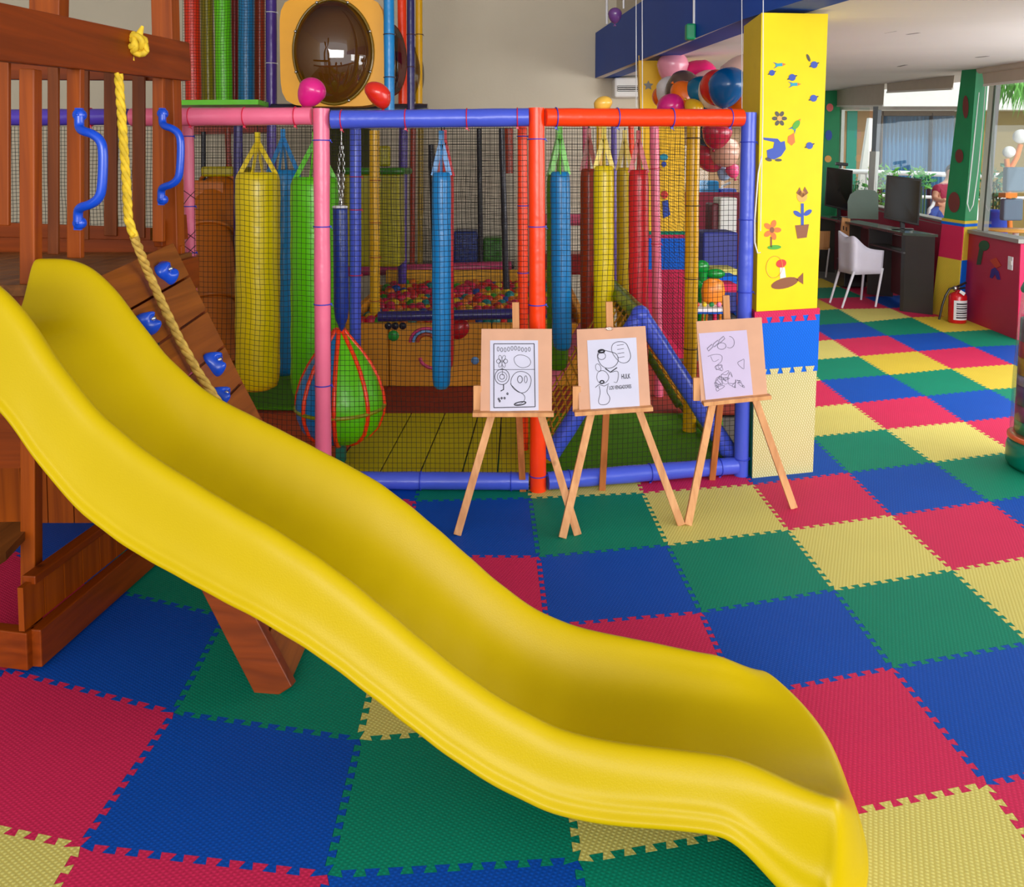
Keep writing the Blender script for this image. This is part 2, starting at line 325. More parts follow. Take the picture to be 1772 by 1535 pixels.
# ================================================================ YELLOW SLIDE
def build_slide():
    A = V(-1.56, 2.74, 0); Bp = V(0.62, 2.36, 0)           # far rim plan line
    d = (Bp - A).normalized(); nrm = V(-d.y, d.x, 0)
    W = 0.52
    farpx = [(98,447),(123,445),(150,455),(183,478),(229,540),(287,618),(358,678),(430,715),(500,750),(595,800),(647,826),(718,880),(784,938),(859,1006),(907,1042),(950,1065),(1002,1085),(1065,1098),(1137,1112),(1208,1128)]
    nearpx = [(-22,478),(0,497),(37,540),(106,649),(172,722),(249,785),(400,879),(486,926),(572,983),(649,1046),(687,1078),(760,1140),(830,1193),(960,1266),(1050,1288),(1150,1300)]
    fp = [onplane(a, b, A, nrm) for a, b in farpx]; np_ = [onplane(a, b, A - nrm * W, nrm) for a, b in nearpx]
    fs = [((p - A).dot(d), p.z) for p in fp]; ns = [((p - A).dot(d), p.z) for p in np_]
    def interp(t, tab):
        if t <= tab[0][0]: return tab[0][1]
        for (a, za), (b, zb) in zip(tab, tab[1:]):
            if t <= b: return za + (zb - za) * (t - a) / (b - a)
        return tab[-1][1]
    smin = -0.06; L = 2.17
    N = 44; secs = []
    # smooth profile
    def sm(tab):
        raw = [interp(smin + (L - smin) * i / 200, tab) for i in range(201)]
        for _ in range(10): raw = [raw[0]] + [(raw[i - 1] + raw[i] + raw[i + 1]) / 3 for i in range(1, 200)] + [raw[200]]
        return lambda t: raw[min(200, max(0, int(round((t - smin) / (L - smin) * 200))))]
    fz, nz = sm(fs), sm(ns)
    print('SLIDE far', [(round(a, 2), round(b, 2)) for a, b in fs]); print('near', [(round(a, 2), round(b, 2)) for a, b in ns])
    def tab(t, T):
        return interp(t, T)
    for i in range(N + 1):
        t = smin + (L - smin) * i / N
        start = max(0, min(1, 1 - (t - smin) / 0.25))
        zf, zn = fz(t), nz(t)
        D = tab(t, [(0, .2), (1.5, .19), (2.1, .14)]); S = tab(t, [(0, .29), (.3, .27), (.6, .24), (.9, .215), (1.5, .18), (2.1, .14)])
        base = A + d * t
        bedz = (zf + zn) / 2 - D - start * 0.02
        sf = zf - S; sn = zn - S
        def P(a, z): q = base + nrm * a; return (q.x, q.y, z)
        sec = [P(-W - .066, sn), P(-W - .072, sn + .015), P(-W - .056, sn + .024), P(-W - .054, sn + .042), P(-W - .042, lerp(sn, zn, .35)), P(-W - .03, lerp(sn, zn, .65)), P(-W - .02, zn - .03),
               P(-W - .004, zn - .004), P(-W + .018, zn - .003), P(-W + .036, zn - .03), P(-W + .055, lerp(zn, bedz, .4)), P(-W + .085, lerp(zn, bedz, .78)), P(-W + .13, bedz + .012), P(-W + .18, bedz),
               P(-W / 2, bedz - .004), P(-.18, bedz), P(-.13, bedz + .012), P(-.085, lerp(zf, bedz, .78)), P(-.055, lerp(zf, bedz, .4)), P(-.036, zf - .03), P(-.018, zf - .003), P(.004, zf - .004), P(.02, zf - .03),
               P(.03, lerp(sf, zf, .65)), P(.042, lerp(sf, zf, .35)), P(.054, sf + .042), P(.056, sf + .024), P(.072, sf + .015), P(.066, sf)]
        secs.append(sec)
    last = [V(*q) for q in secs[-1]]; n = len(last); c = A + d * L - nrm * W / 2; hw = W / 2 + .07
    lip = 0.125
    def ss(x): x = max(0, min(1, x)); return x * x * (3 - 2 * x)
    def reach(u): return (.31 * (1 - .78 * u ** 2.6) if u > 0 else .31 * (1 - .38 * abs(u) ** 3)) + .02
    for f in (.14, .28, .42, .56, .70, .82, .92, 1.0):
        sec = []
        for j, q in enumerate(last):
            a = (q - c).dot(nrm); u = a / hw
            rim = last[7].z if a < 0 else last[21].z; sk = last[0].z if a < 0 else last[-1].z
            inner = 7 <= j <= 21
            rim2 = lerp(rim, lip + (.10 if a > 0 else .16), ss(f * 1.05 - .05)); sk2 = lerp(sk, .012, ss(f))
            if inner: z = lerp(q.z, lip + (.10 if u > 0 else .19) * abs(u) ** 2, ss(f * 1.05 - .05))
            else: z = sk2 + (q.z - sk) / (rim - sk) * (rim2 - sk2)
            r = c + d * (reach(u) * f) + nrm * (a * (1 + .05 * f)); sec.append((r.x, r.y, z))
        secs.append(sec)
    end = [V(*q) for q in secs[-1]]
    for out, dr in ((.014, .1), (.024, .3), (.032, .6), (.04, .85), (.052, .93), (.054, 1.0)):
        sec = []
        for q in end:
            a = (q - c).dot(nrm); u = a / hw
            dv = (d * (1 - .4 * abs(u)) + nrm * (.55 * u)).normalized()
            r = q + dv * out; sec.append((r.x, r.y, lerp(q.z, .01, dr)))
        secs.append(sec)
    vs = [p for s in secs for p in s]; fsx = []
    for i in range(len(secs) - 1):
        for j in range(n - 1): fsx.append((i * n + j, (i + 1) * n + j, (i + 1) * n + j + 1, i * n + j + 1))
    root = thing('slide', tuple(A), 'long wavy yellow plastic slide running down from the wooden play tower', 'slide')
    mb = MB(); mb.add(vs, fsx, True)
    o = mb.build('chute', SLIDE, root)
    s = o.modifiers.new('solid', 'SOLIDIFY'); s.thickness = 0.008; s.offset = 0
    s = o.modifiers.new('sub', 'SUBSURF'); s.levels = 2; s.render_levels = 2
    return A, d, nrm
SA, SD, SN = build_slide()

# ================================================================ WOODEN PLAY TOWER
def build_tower():
    c0 = fl(55, 1114)                                     # corner post foot
    root = thing('play_tower', (c0.x, c0.y, 0.014), 'red-brown wooden play tower with slatted railings beside the yellow slide', 'play tower')
    Z0 = 0.014
    y0 = c0.y; y1 = 3.86; xr = c0.x; xl = xr - 1.25
    ztop = 2.9; pw = 0.085
    def post(pxb, pyb, pxt, pyt, Y=None, wd=pw, dp=pw, zt=None, nm='post'):
        b = fl(pxb, pyb) if Y is None else None
        if Y is not None: b = zp(pxb, pyb, Z0) if False else at(pxb, pyb, Y); b.z = Z0 if zt is None else b.z
        t = at(pxt, pyt, b.y)
        MB().beam(b, t, wd, dp, (0, 1, 0)).build(nm, WZ, root, bevel=.004)
        return b, t
    pA = post(55, 1114, 53, 120, wd=.052, dp=.05)
    # upper posts above the beam
    MB().beam(at(84, 100, 3.55), at(90, -330, 3.55), .13, .08, (0, 1, 0)).build('upper_post', WZ, root, bevel=.004)
    MB().beam(V(at(296, 440, 3.80).x, 3.80, 0.014), at(278, -330, 3.80), .095, .09, (0, 1, 0)).build('post', WZ, root, bevel=.004)
    # top beam on the right face
    a = at(-40, 50, 2.45); b = at(322, 107, 3.88)
    MB().beam(a, b, .045, .178).build('top_beam', WY, root, bevel=.004)
    a2 = at(60, 118, 3.95); b2 = at(322, 122, 3.98)
    MB().beam(a2 - V(.9, 0, 0), b2, .04, .1).build('rear_beam', WX, root, bevel=.003)
    # railing slats of the near face, and of the far face
    def slat(px0, px1, pyt, pyb, Y, nm='slat', m=WZ, dp=.018):
        p = at((px0 + px1) / 2, pyt, Y); q = at((px0 + px1) / 2, pyb, Y); wd = (px1 - px0) / F * Y
        return MB().beam(q, p, wd, dp, (0, 1, 0)).build(nm, m, root, bevel=.003)
    slat(-12, 17, 100, 390, 2.9)
    s1 = slat(119, 143, 110, 446, 2.98, dp=.03)
    s2 = slat(266, 284, 130, 418, 3.66, dp=.03)
    slat(84, 102, 110, 440, 3.3, m=WZD)
    slat(144, 154, 115, 415, 3.7, m=WZD); slat(181, 203, 120, 408, 3.92, m=WZD); slat(230, 251, 125, 412, 3.92, m=WZD)
    # platform and its rims
    zpz = 1.31
    pl = MB()
    n = 8
    for i in range(n):
        ya = 2.74 + (y1 - 2.74) * i / n; yb = 2.74 + (y1 - 2.74) * (i + 1) / n - .006
        pl.box((xl, ya, zpz - .04), (-1.53 - 0.0, yb, zpz))
    pl.build('platform', WD, root, bevel=.003)
    MB().beam(at(-60, 400, 3.94), at(262, 412, 3.94), .03, .1).build('back_board', WX, root)
    MB().beam(at(-60, 425, 3.9), at(275, 432, 3.9), .03, .09).build('back_board', WX, root)
    MB().box((-1.54, 2.9, zpz - .17), (-1.50, 3.86, zpz - .02)).build('rim_board', WY, root, bevel=.003)
    MB().beam(at(272, 405, 3.72), at(318, 392, 3.95), .04, .12).build('step_board', WY, root, bevel=.003)
    MB().beam(at(306, 425, 3.8), at(306, 520, 3.8), .06, .04, (0, 1, 0)).build('side_block', WZ, root, bevel=.003)
    # lower frame
    f1 = fl(280, 965); f0 = fl(62, 1160)
    d = (V(f1.x, f1.y, 0) - V(f0.x, f0.y, 0)); dn = d.normalized(); lf = V(-dn.y, dn.x, 0)
    e1_ = V(f0.x, f0.y, 0) + dn * 1.15
    up_ = V(0, 0, 1)
    MB().beam(V(f0.x, f0.y, .09) + lf * .0, V(e1_.x, e1_.y, .09), .045, .13).build('base_beam', WY, root, bevel=.004)
    wl = MB(); m = 11
    for i in range(m):
        a = V(f0.x, f0.y, .16) + dn * (i * .105 + .03) + lf * .03
        wl.beam(a, a + V(0, 0, .15), .10, .02, tuple(lf))
    wl.build('low_boarding', WZ, root)
    MB().beam(V(f0.x, f0.y, .315) + lf * .03 + dn * .02, V(e1_.x, e1_.y, .315) + lf * .03, .05, .03).build('top_rail', WY, root, bevel=.004)
    a = V(f0.x - .01, f0.y - .0, .09); b = zp(-60, 1108, .09)
    MB().beam(a, b, .045, .13).build('base_beam', WX, root, bevel=.004)
    # rear lower plank wall
    rw = MB(); Yb = fl(120, 905).y
    for i in range(9):
        x = at(215, 800, Yb).x - i * .125
        rw.box((x - .12, Yb, Z0), (x, Yb + .02, zpz - .05))
    rw.build('rear_boarding', WZ, root)
    # side shelf at the left edge
    p1 = at(60, 900, 2.86); sz = p1.z
    q = [zp(60, 902, sz), zp(-60, 905, sz), zp(-60, 1000, sz), zp(10, 955, sz)]
    MB().poly([q[0], q[1], q[2], q[3]], (0, 0, -.03)).build('bench_seat', WD, root)
    MB().box((p1.x - 1.2, 3.2, .5), (p1.x - .1, 3.24, 1.25)).build('inner_boarding', WX, root)
    # handles
    for hx, y1_, y2_, Y, bow in ((137, 187, 398, 2.95, 44), (281, 187, 355, 3.63, 34)):
        ps = [(0, 14, 0), (0, 34, 0), (6, 40, .03), (22, 44, .05), (36, 54, .055), (42, 72, .055)]
        h = y2_ - y1_; k = h / 211.0
        top = [(hx + a * bow / 44, y1_ + b * k, c) for a, b, c in ps]; bot = [(hx + a * bow / 44 - 2, y2_ - b * k, c) for a, b, c in ps][::-1]
        path = [at(a, b, Y - .04 - c * .6) for a, b, c in top + bot]
        hm = MB(); r = .0165
        # smooth with midpoints
        for _ in range(2):
            q = [path[0]]
            for i in range(len(path) - 1): q += [lerp(path[i], path[i + 1], .25), lerp(path[i], path[i + 1], .75)]
            path = q + [path[-1]]
        hm.tube(path, r, 12)
        hm.beam(at(hx, y1_, Y - .03), at(hx, y1_ + 36 * k, Y - .03), .026, .012, (0, 1, 0)); hm.beam(at(hx - 2, y2_, Y - .03), at(hx - 2, y2_ - 36 * k, Y - .03), .026, .012, (0, 1, 0))
        hd = hm.build('handle', BLUEP, root)
        for yy in (y1_ + 12 * k, y2_ - 12 * k):
            c = at(hx, yy, Y - .035)
            hd_ = MB().lathe([(0, -.012), (.018, -.012), (.022, -.006), (.022, .012)], c, (0, 1, 0), 16); hd_.lathe([(0, -.018), (.006, -.018), (.007, -.01)], c, (0, 1, 0), 10)
            o = hd_.build('screw_plate', BLUEP, root)
    return root, c0, zpz
TOWER, TC, PZ = build_tower()
# ================================================================ CLIMBING RAMP
def build_ramp():
    tn = V(-1.50, 2.86, PZ); tf = V(-1.50, 3.70, PZ)
    bn = fl(505, 1195); bf = fl(600, 990); bn.z = bf.z = 0.03
    # keep far edge on measured silhouette (300,425)-(450,720)
    p1 = at(447, 716, 3.66)
    n = (bn - tn).cross(tf - tn).normalized()
    if n.z < 0: n = -n
    root = thing('climbing_ramp', (bn.x, bn.y, 0.014), 'sloping wooden climbing ramp with blue hand holds leaning on the play tower', 'climbing ramp')
    far0 = onplane(300, 420, tn, n); far1 = onplane(452, 725, tn, n)
    fd = (far1 - far0).normalized(); far0 = far0 + fd * 0.0
    far2 = far0 + fd * ((0.03 - far0.z) / fd.z)
    m = 9
    for i in range(m):
        t0 = i / m; t1 = (i + 1) / m - .006
        a = lerp(tn, bn, t0); b = lerp(tn, bn, t1); c = lerp(far0, far2, t1); d = lerp(far0, far2, t0)
        MB().poly([a, b, c, d], -n * .024).build('plank', WR, root, bevel=.003)
    MB().beam(lerp(tn, bn, .0) - n * .085, bn - n * .05, .04, .12, tuple(n)).build('stringer', WX, root, bevel=.003)
    MB().beam(far0 - n * .085, far2 - n * .05 - fd * .05, .04, .12, tuple(n)).build('stringer', WX, root, bevel=.003)
    holds = []
    for k, (px, py, r) in enumerate(((282, 473, .052), (251, 560, .045), (367, 630, .05), (378, 688, .04))):
        c = onplane(px, py, tn, n)
        mb = MB(); rr = random.Random(k)
        tx = fd; ty = n.cross(tx).normalized(); N = 16; vs = []; fs = []
        lev = ((1.0, 0), (1.05, .012), (.82, .035), (.5, .05), (.18, .034), (0.02, .03))
        lob = [1 + .2 * math.sin(3 * 2 * math.pi * j / N + k) + .08 * rr.uniform(-1, 1) for j in range(N)]
        for s_, h in lev:
            for j in range(N):
                a = 2 * math.pi * j / N; R_1 = r * s_ * lob[j]
                vs.append(c + tx * (math.cos(a) * R_1) + ty * (math.sin(a) * R_1) + n * h * (1 + .25 * math.sin(2 * a + k)))
        for i in range(len(lev) - 1):
            for j in range(N): fs.append((i * N + j, i * N + (j + 1) % N, (i + 1) * N + (j + 1) % N, (i + 1) * N + j))
        mb.add(vs, fs, True); hb = mb.build('hand_hold', BLUEP, root, subsurf=1)
        hb2 = MB().lathe([(0, .046), (.007, .046), (.008, .03)], c, n, 10).build('bolt', STEEL, root)
    return tn, n
RT, RN = build_ramp()
# ================================================================ ROPE
def twisted(path, r, m, turns_per_m=26):
    """three-strand rope along path"""
    P = [Vector(p) for p in path]
    # resample
    L = [0]
    for a, b in zip(P, P[1:]): L.append(L[-1] + (b - a).length)
    N = max(8, int(L[-1] / 0.012)); out = []
    for i in range(N + 1):
        s_ = L[-1] * i / N; k = 0
        while k < len(P) - 2 and L[k + 1] < s_: k += 1
        t = (s_ - L[k]) / max(1e-6, L[k + 1] - L[k]); out.append(lerp(P[k], P[k + 1], min(1, t)))
    mb = m
    for st in range(3):
        q = []; ref = V(0, 1, 0)
        for i, p in enumerate(out):
            d = (out[min(i + 1, N)] - out[max(i - 1, 0)]).normalized(); x = d.cross(ref).normalized(); y = x.cross(d).normalized()
            a = 2 * math.pi * (i / N * L[-1] * turns_per_m / 3 * .9 + st / 3)
            q.append(p + x * math.cos(a) * r * .5 + y * math.sin(a) * r * .5)
        mb.tube(q, r * .62, 6)
    return mb
rp = [at(205, 128, 3.22), at(209, 180, 3.2), at(214, 250, 3.18), at(219, 320, 3.16), at(222, 380, 3.12), at(232, 410, 3.1)]
rroot = thing('climbing_rope', tuple(rp[0]), 'twisted yellow rope knotted over the tower beam and hanging down along the ramp', 'rope')
kn = MB()
c = at(237, 78, 3.36)
for i in range(7):
    a = i * .9; R0 = .034
    loop = []
    for j in range(12):
        t = 2 * math.pi * j / 12
        q = V(math.cos(t) * R0 * (1.15 - .1 * i % 1), math.sin(t) * .014 - .005 * i, math.sin(t) * R0 * .7)
        q = Matrix.Rotation(a, 3, 'Y') @ q
        loop.append(c + q + V(.012 * math.sin(i * 2), -.012, .01 * math.cos(i * 3)))
    kn.tube(loop, .0135, 6, closed=True)
kn.tube([c, c + V(.015, -.02, .03), c + V(.03, -.01, .075)], [.016, .018, .006], 8); kn.tube([c, c + V(-.025, -.02, -.02), c + V(-.01, -.02, -.068)], [.016, .018, .008], 8)
kn.tube([c, c + V(.045, -.02, -.005), c + V(.05, -.015, -.03)], [.014, .014, .008], 8)
kn.build('knot', ROPEM, rroot)
twisted(rp, .0165, MB()).build('upper_rope', ROPEM, rroot)
rq = [rp[-1]] + [onplane(a, b, RT + RN * .03, RN) for a, b in ((258, 475), (285, 535), (312, 590), (340, 640), (372, 688), (388, 715))]
lab(twisted(rq, .0165, MB()).build('lower_rope', ROPEL, rroot), 'faded tan rope')
# ================================================================ NETTED SOFT PLAY FRAME
FP = {}
def foot(px, py): p = fl(px, py); p.z = .014; return p
PL = foot(560, 846); PM = foot(931, 848); PR = foot(1282, 822)
front = [PL, PM, PR]
frame = thing('soft_play_frame', (PM.x, PM.y, .014), 'netted indoor play frame of padded pink, orange and blue tubes behind the easels', 'play frame')
def wrinkle(path, r, k=10, amp=.03, seed=0):
    rr = random.Random(seed); a = Vector(path[0]); b = Vector(path[-1]); pts = [lerp(a, b, i / k) for i in range(k + 1)]
    return pts, [r * (1 + amp * rr.uniform(-1, 1)) for _ in range(k + 1)]
def tie(c, R, ax, m, par, tail=None):
    mb = MB().ring(c, R, .0032, ax, 20, 6)
    ax = Vector(ax).normalized(); 
    hx = V(c[0], c[1], c[2]) + V(0, -R, 0) if abs(ax.z) > .5 else V(*c) + V(0, -R * .7, -R * .8)
    if tail: mb.box(tuple(V(*tail) - V(.006, .004, .005)), tuple(V(*tail) + V(.006, .004, .005))); mb.tube([V(*tail), V(*tail) + V(.012, -.004, -.012)], .002, 5)
    return mb.build('cable_tie', m, par)
def fpost(b, t, r, m, nm='post', ties=(), tm=None, seed=0, cap=True, par=None):
    pts, rs = wrinkle((b, t), r, 12, .035, seed)
    o = MB().tube(pts, rs, 18).build(nm, m, par or frame)
    d = (Vector(t) - Vector(b)).normalized()
    for py in ties:
        c = at(CX, py, b.y); tt = (c.z - b.z) / (t.z - b.z); p = lerp(Vector(b), Vector(t), tt)
        tie(tuple(p), r * 1.05, tuple(d), tm, o, tail=tuple(p + V(r * 1.05, 0, 0)))
    return o
tL = at(556, 188, PL.y); tM = at(928, 187, PM.y); tR = at(1296, 195, PR.y)
fpost(PL + V(0, 0, 0), tL, .042, PINK, ties=(243, 392, 526, 666), tm=TIEB, seed=1)
fpost(PM, tM, .0425, ORNG, ties=(241, 392, 527, 822), tm=TIEB, seed=2)
fpost(PR, tR, .040, PERI, ties=(246, 380, 505, 793), tm=TIEB, seed=3)
def frail(a, b, r, m, tpx, tm, par=frame, nm='top_rail', seed=0, dn=True):
    pts, rs = wrinkle((a, b), r, 14, .03, seed)
    o = MB().tube(pts, rs, 18).build(nm, m, par)
    d = (b - a).normalized()
    for px in tpx:
        # point on the rail at this pixel column
        best = min((lerp(a, b, i / 400) for i in range(401)), key=lambda p: abs((CX + F * p.x / (p.y * math.cos(PITCH) - (p.z - H) * math.sin(PITCH))) - px))
        tie(tuple(best), r * 1.04, tuple(d), tm, o, tail=tuple(best + V(0, -.3 * r, -r * 1.15)))
    return o
yl = PL.y
frail(at(-60, 204, yl + .1), at(222, 202, yl + .1), .044, LILA if False else vinyl('violet', (84, 62, 176)), (70, 158), TIER, seed=4)
frail(at(228, 203, yl + .04), at(540, 201, yl), .046, PINK, (240, 330, 424, 512), TIER, seed=5)
frail(at(574, 207, PL.y), lerp(at(915, 203, PM.y), PM, 0), .047, PERI, (592, 702, 808, 895), TIER, seed=6)
frail(at(944, 203, PM.y), at(1284, 204, PR.y), .048, ORNG, (962, 1068, 1162, 1262), TIEB, seed=7)
b0 = foot(560, 846); 
frail(V(PL.x, PL.y, .062), V(PM.x - .05, PM.y, .062), .046, PERI, (728, 884), TIEB, nm='base_rail', seed=8)
frail(V(PM.x + .05, PM.y, .064), V(PR.x - .03, PR.y, .068), .046, PERI, (985, 1125, 1245), TIEB, nm='base_rail', seed=9)
# pink post on the left, other inner posts (top pixel, bottom pixel, depth)
def ipost(pxt, pyt, pxb, pyb, Y, r, m, ties=(), tm=TIEK, seed=0, zb=None, nm='inner_post'):
    t = at(pxt, pyt, Y); b = at(pxb, pyb, Y)
    if zb is not None: b = b + (b - t) * ((b.z - zb) / (t.z - b.z))
    return fpost(b, t, r, m, nm, ties, tm, seed)
ipost(325, 217, 332, 520, 4.7, .031, PINK, (236, 357, 437), TIEB, 10, zb=.014)
ipost(904, 215, 905, 560, 4.75, .030, ORNG, (236, 356, 472), TIEB, 11, zb=.03)
ipost(615, 222, 615, 570, 5.0, .036, PERI, (306, 363, 476), TIER, 12, zb=.03)
ipost(648, 226, 649, 570, 6.4, .041, YELO, (312, 385, 445, 520), BRNV, 13, zb=.03)
ipost(698, 222, 696, 490, 7.4, .040, PURP, (), TIEK, 14)
ipost(715, 222, 713, 470, 8.0, .026, BRNV, (), TIEK, 15)
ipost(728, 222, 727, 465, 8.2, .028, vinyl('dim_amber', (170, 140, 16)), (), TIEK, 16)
ipost(829, 222, 832, 470, 8.0, .026, CHAR, (), TIEK, 17); ipost(746, 250, 752, 440, 8.0, .03, CHAR, (), TIEK, 18)
ipost(868, 222, 876, 500, 7.2, .028, CHAR, (), TIEK, 19); ipost(880, 222, 880, 300, 7.6, .045, BRNV, (), TIEK, 20)
ipost(1132, 217, 1138, 575, 5.9, .034, PINK, (292, 422, 532), TIER, 21, zb=.03)
ipost(1200, 212, 1194, 660, 5.1, .042, YELO, (239, 356, 482, 603), TIEK, 22, zb=.03)
ipost(1062, 215, 1066, 500, 6.6, .024, LILA, (), TIEK, 23); ipost(1013, 215, 1015, 470, 7.6, .03, PINK, (), TIEK, 24)
ipost(1037, 212, 1037, 300, 6.2, .022, YELO, (), TIEK, 25); ipost(1092, 215, 1094, 300, 6.4, .022, ORNG, (), TIEK, 26)
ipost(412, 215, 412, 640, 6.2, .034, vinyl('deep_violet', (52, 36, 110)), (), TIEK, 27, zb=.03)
ipost(470, 172, 470, 300, 6.2, .036, PURP, (), TIEK, 28)
ipost(352, 228, 352, 320, 6.8, .02, CHAR, (), TIEK, 29); ipost(394, 222, 396, 290, 6.8, .024, BRNV, (), TIEK, 30)
# upper storey posts seen above the rail
ipost(468, -330, 470, 185, 6.3, .042, PURP, (22, 110), WHITE, 31); ipost(671, -330, 674, 195, 5.6, .036, BLUV, (60, 134), TIEK, 32)
ipost(693, -330, 697, 200, 6.6, .036, ORNG, (), TIEK, 33); ipost(710, -330, 711, 200, 5.9, .027, vinyl('indigo', (40, 34, 92)), (60, 116), TIEK, 34)
ipost(725, -330, 725, 200, 7.0, .030, YELO, (60, 180), TIEK, 35)
# horizontal members inside
MB().tube([at(590, 470, 7.9), at(885, 460, 7.9)], .05, 14).build('inner_rail', vinyl('dusty_pink', (176, 60, 100)), frame)
MB().tube([at(655, 548, 6.1), at(893, 543, 6.1)], .04, 14).build('inner_rail', vinyl('dark_indigo', (44, 38, 110)), frame)
MB().tube([at(940, 380, 7.9), at(1010, 380, 7.9)], .06, 14).build('inner_rail', PINK, frame)
MB().beam(at(300, 180, 6.0), at(456, 179, 6.0), .25, .035).build('upper_ledge', GRNV, frame)
MB().beam(at(300, 226, 6.9), at(470, 222, 6.9), .2, .08).build('upper_ledge', BRNV, frame)
MB().tube([at(300, -270, 6.2), at(740, -270, 6.2)], .045, 12).build('upper_rail', PINK, frame)
MB().tube([at(470, 190, 6.1), at(740, 190, 6.1)], .045, 12).build('upper_rail', CHAR, frame)
# net panels
def net(p00, p10, p11, p01, nx, ny, nm='net', r=.0011, par=frame, seed=0, wav=.006, m=BLACKNET):
    """p00 bottom-left p10 bottom-right p11 top-right p01 top-left"""
    mb = MB(); rr = random.Random(seed); ph = [rr.uniform(0, 6) for _ in range(6)]
    nrm = (p10 - p00).cross(p01 - p00).normalized()
    def Pt(u, v):
        q = lerp(lerp(p00, p10, u), lerp(p01, p11, u), v)
        e = math.sin(math.pi * u) * math.sin(math.pi * v)
        du = wav * (math.sin(v * 9 + ph[0] + u * 4) + .5 * math.sin(v * 23 + ph[1])) * e; dv = wav * (math.sin(u * 11 + ph[2] + v * 3) + .5 * math.sin(u * 27 + ph[3])) * e
        return q + (p10 - p00).normalized() * du + (p01 - p00).normalized() * dv + nrm * (e * .02 * math.sin(u * 5 + ph[4]) * math.cos(v * 4))
    for i in range(nx + 1):
        mb.tube([Pt(i / nx, k / 16) for k in range(17)], r, 3, caps=False)
    for j in range(ny + 1):
        mb.tube([Pt(k / 20, j / ny) for k in range(21)], r, 3, caps=False)
    o = mb.build(nm, m, par); return o
zt = .06
def q4(a, b, ya, yb): return None
net(V(PL.x + .04, PL.y, .1), V(PM.x - .04, PM.y, .1), at(912, 222, PM.y), at(573, 224, PL.y), 42, 66, seed=1, r=.0014)
net(V(PM.x + .04, PM.y, .1), V(PR.x - .04, PR.y, .1), at(1280, 222, PR.y), at(944, 222, PM.y), 38, 66, seed=2, r=.0014)
net(at(336, 800, PL.y + .1), V(PL.x - .04, PL.y, .1), at(546, 219, PL.y), at(337, 219, PL.y + .1), 26, 66, seed=3, r=.0013)
net(at(-60, 600, PL.y + .2), at(312, 600, PL.y + .12), at(312, 219, PL.y + .12), at(-60, 219, PL.y + .2), 60, 60, seed=4, r=.0013)
# deeper nets
net(at(655, 545, 6.12), at(893, 543, 6.12), at(893, 210, 6.12), at(655, 212, 6.12), 44, 60, 'inner_net', seed=5, r=.0014)
net(at(730, 470, 7.95), at(890, 462, 7.95), at(890, 205, 7.95), at(730, 205, 7.95), 42, 60, 'inner_net', seed=6, r=.0016)
net(at(330, 640, 6.6), at(600, 640, 6.6), at(600, 205, 6.6), at(330, 205, 6.6), 56, 90, 'inner_net', seed=7, r=.0016)
net(at(316, 178, 6.05), at(460, 178, 6.05), at(460, -250, 6.05), at(316, -250, 6.05), 30, 84, 'inner_net', seed=8, r=.0013)
net(at(945, 560, 6.6), at(1062, 560, 6.6), at(1062, 212, 6.6), at(945, 212, 6.6), 26, 66, 'inner_net', seed=9, r=.0014)
net(at(1140, 560, 5.9), at(1190, 620, 5.15), at(1194, 215, 5.15), at(1140, 215, 5.9), 18, 66, 'inner_net', seed=10, r=.0014)
# lacing on the left pink post
lc = MB()
for y0_, dx in ((330, 1), (400, -1), (425, 1), (462, -1), (470, 1)):
    lc.tube([at(316, y0_ + 26, 4.6), at(326, y0_ + 12, 4.64), at(338, y0_, 4.62)], .0022, 5); lc.tube([at(318, y0_, 4.62), at(338, y0_ + 14, 4.64)], .0022, 5)
lc.build('lacing', vinyl('cord_dark', (60, 16, 26)), frame)

# ================================================================ INSIDE THE PLAY FRAME
def mat_slab(name, pts, m, label, z0=.0, z1=.03, cat='play mat'):
    o = MB().poly([V(p.x, p.y, z0) for p in pts], (0, 0, z1 - z0)).build(name, m, None, bevel=.004); return tag(o, label, cat)
gy = .05
mY = foam('mat_olive', (214, 196, 12)); mG = foam('mat_grass', (80, 150, 6)); mR = mat('mat_brick', (140, 36, 14), rough=.7, var=.06); mO = mat('mat_orange', (196, 72, 8), rough=.6, var=.06)
yA = lambda x: PM.y + .07 + (x - PM.x) * ((PR.y - PM.y) / (PR.x - PM.x) if x > PM.x else 0)
Yf = zp(760, 716, .03).y; Yb2 = zp(760, 640, .03).y
# five olive mats side by side, slanted seams as in the photo
xs_f = [640, 716, 790, 850, 905]; 
e_front = [V(at(x, 800, PM.y + .07).x, PM.y + .07, 0) for x in (560, 648, 720, 795, 860, 925)]
e_back = [V(at(x, 716, Yf).x, Yf, 0) for x in (650, 712, 770, 828, 868, 925)]
for i in range(5):
    nm = ['first', 'second', 'third', 'fourth', 'fifth'][i]
    g = V(.004, 0, 0)
    mat_slab('play_mat', [e_front[i] + g, e_front[i + 1] - g, e_back[i + 1] - g, e_back[i] + g], mY, 'olive yellow padded mat inside the net, %s counted from the teardrop bag' % nm, .016, .035)
x0 = at(925, 716, Yf).x
mat_slab('play_mat', [V(x0 + .01, PM.y + .09, 0), V(PR.x - .06, PR.y + .07, 0), V(at(1262, 712, Yf).x - .05, Yf, 0), V(x0 + .01, Yf, 0)], mG, 'grass green padded mat under the rope tunnel', .016, .035)
mat_slab('play_mat', [V(-1.9, Yf + .01, 0), V(at(1225, 640, Yb2).x, Yf + .01, 0), V(at(1225, 640, Yb2).x, Yb2 + .3, 0), V(-1.9, Yb2 + .3, 0)], mR, 'brick red padded floor mat before the ball pit', .016, .034)
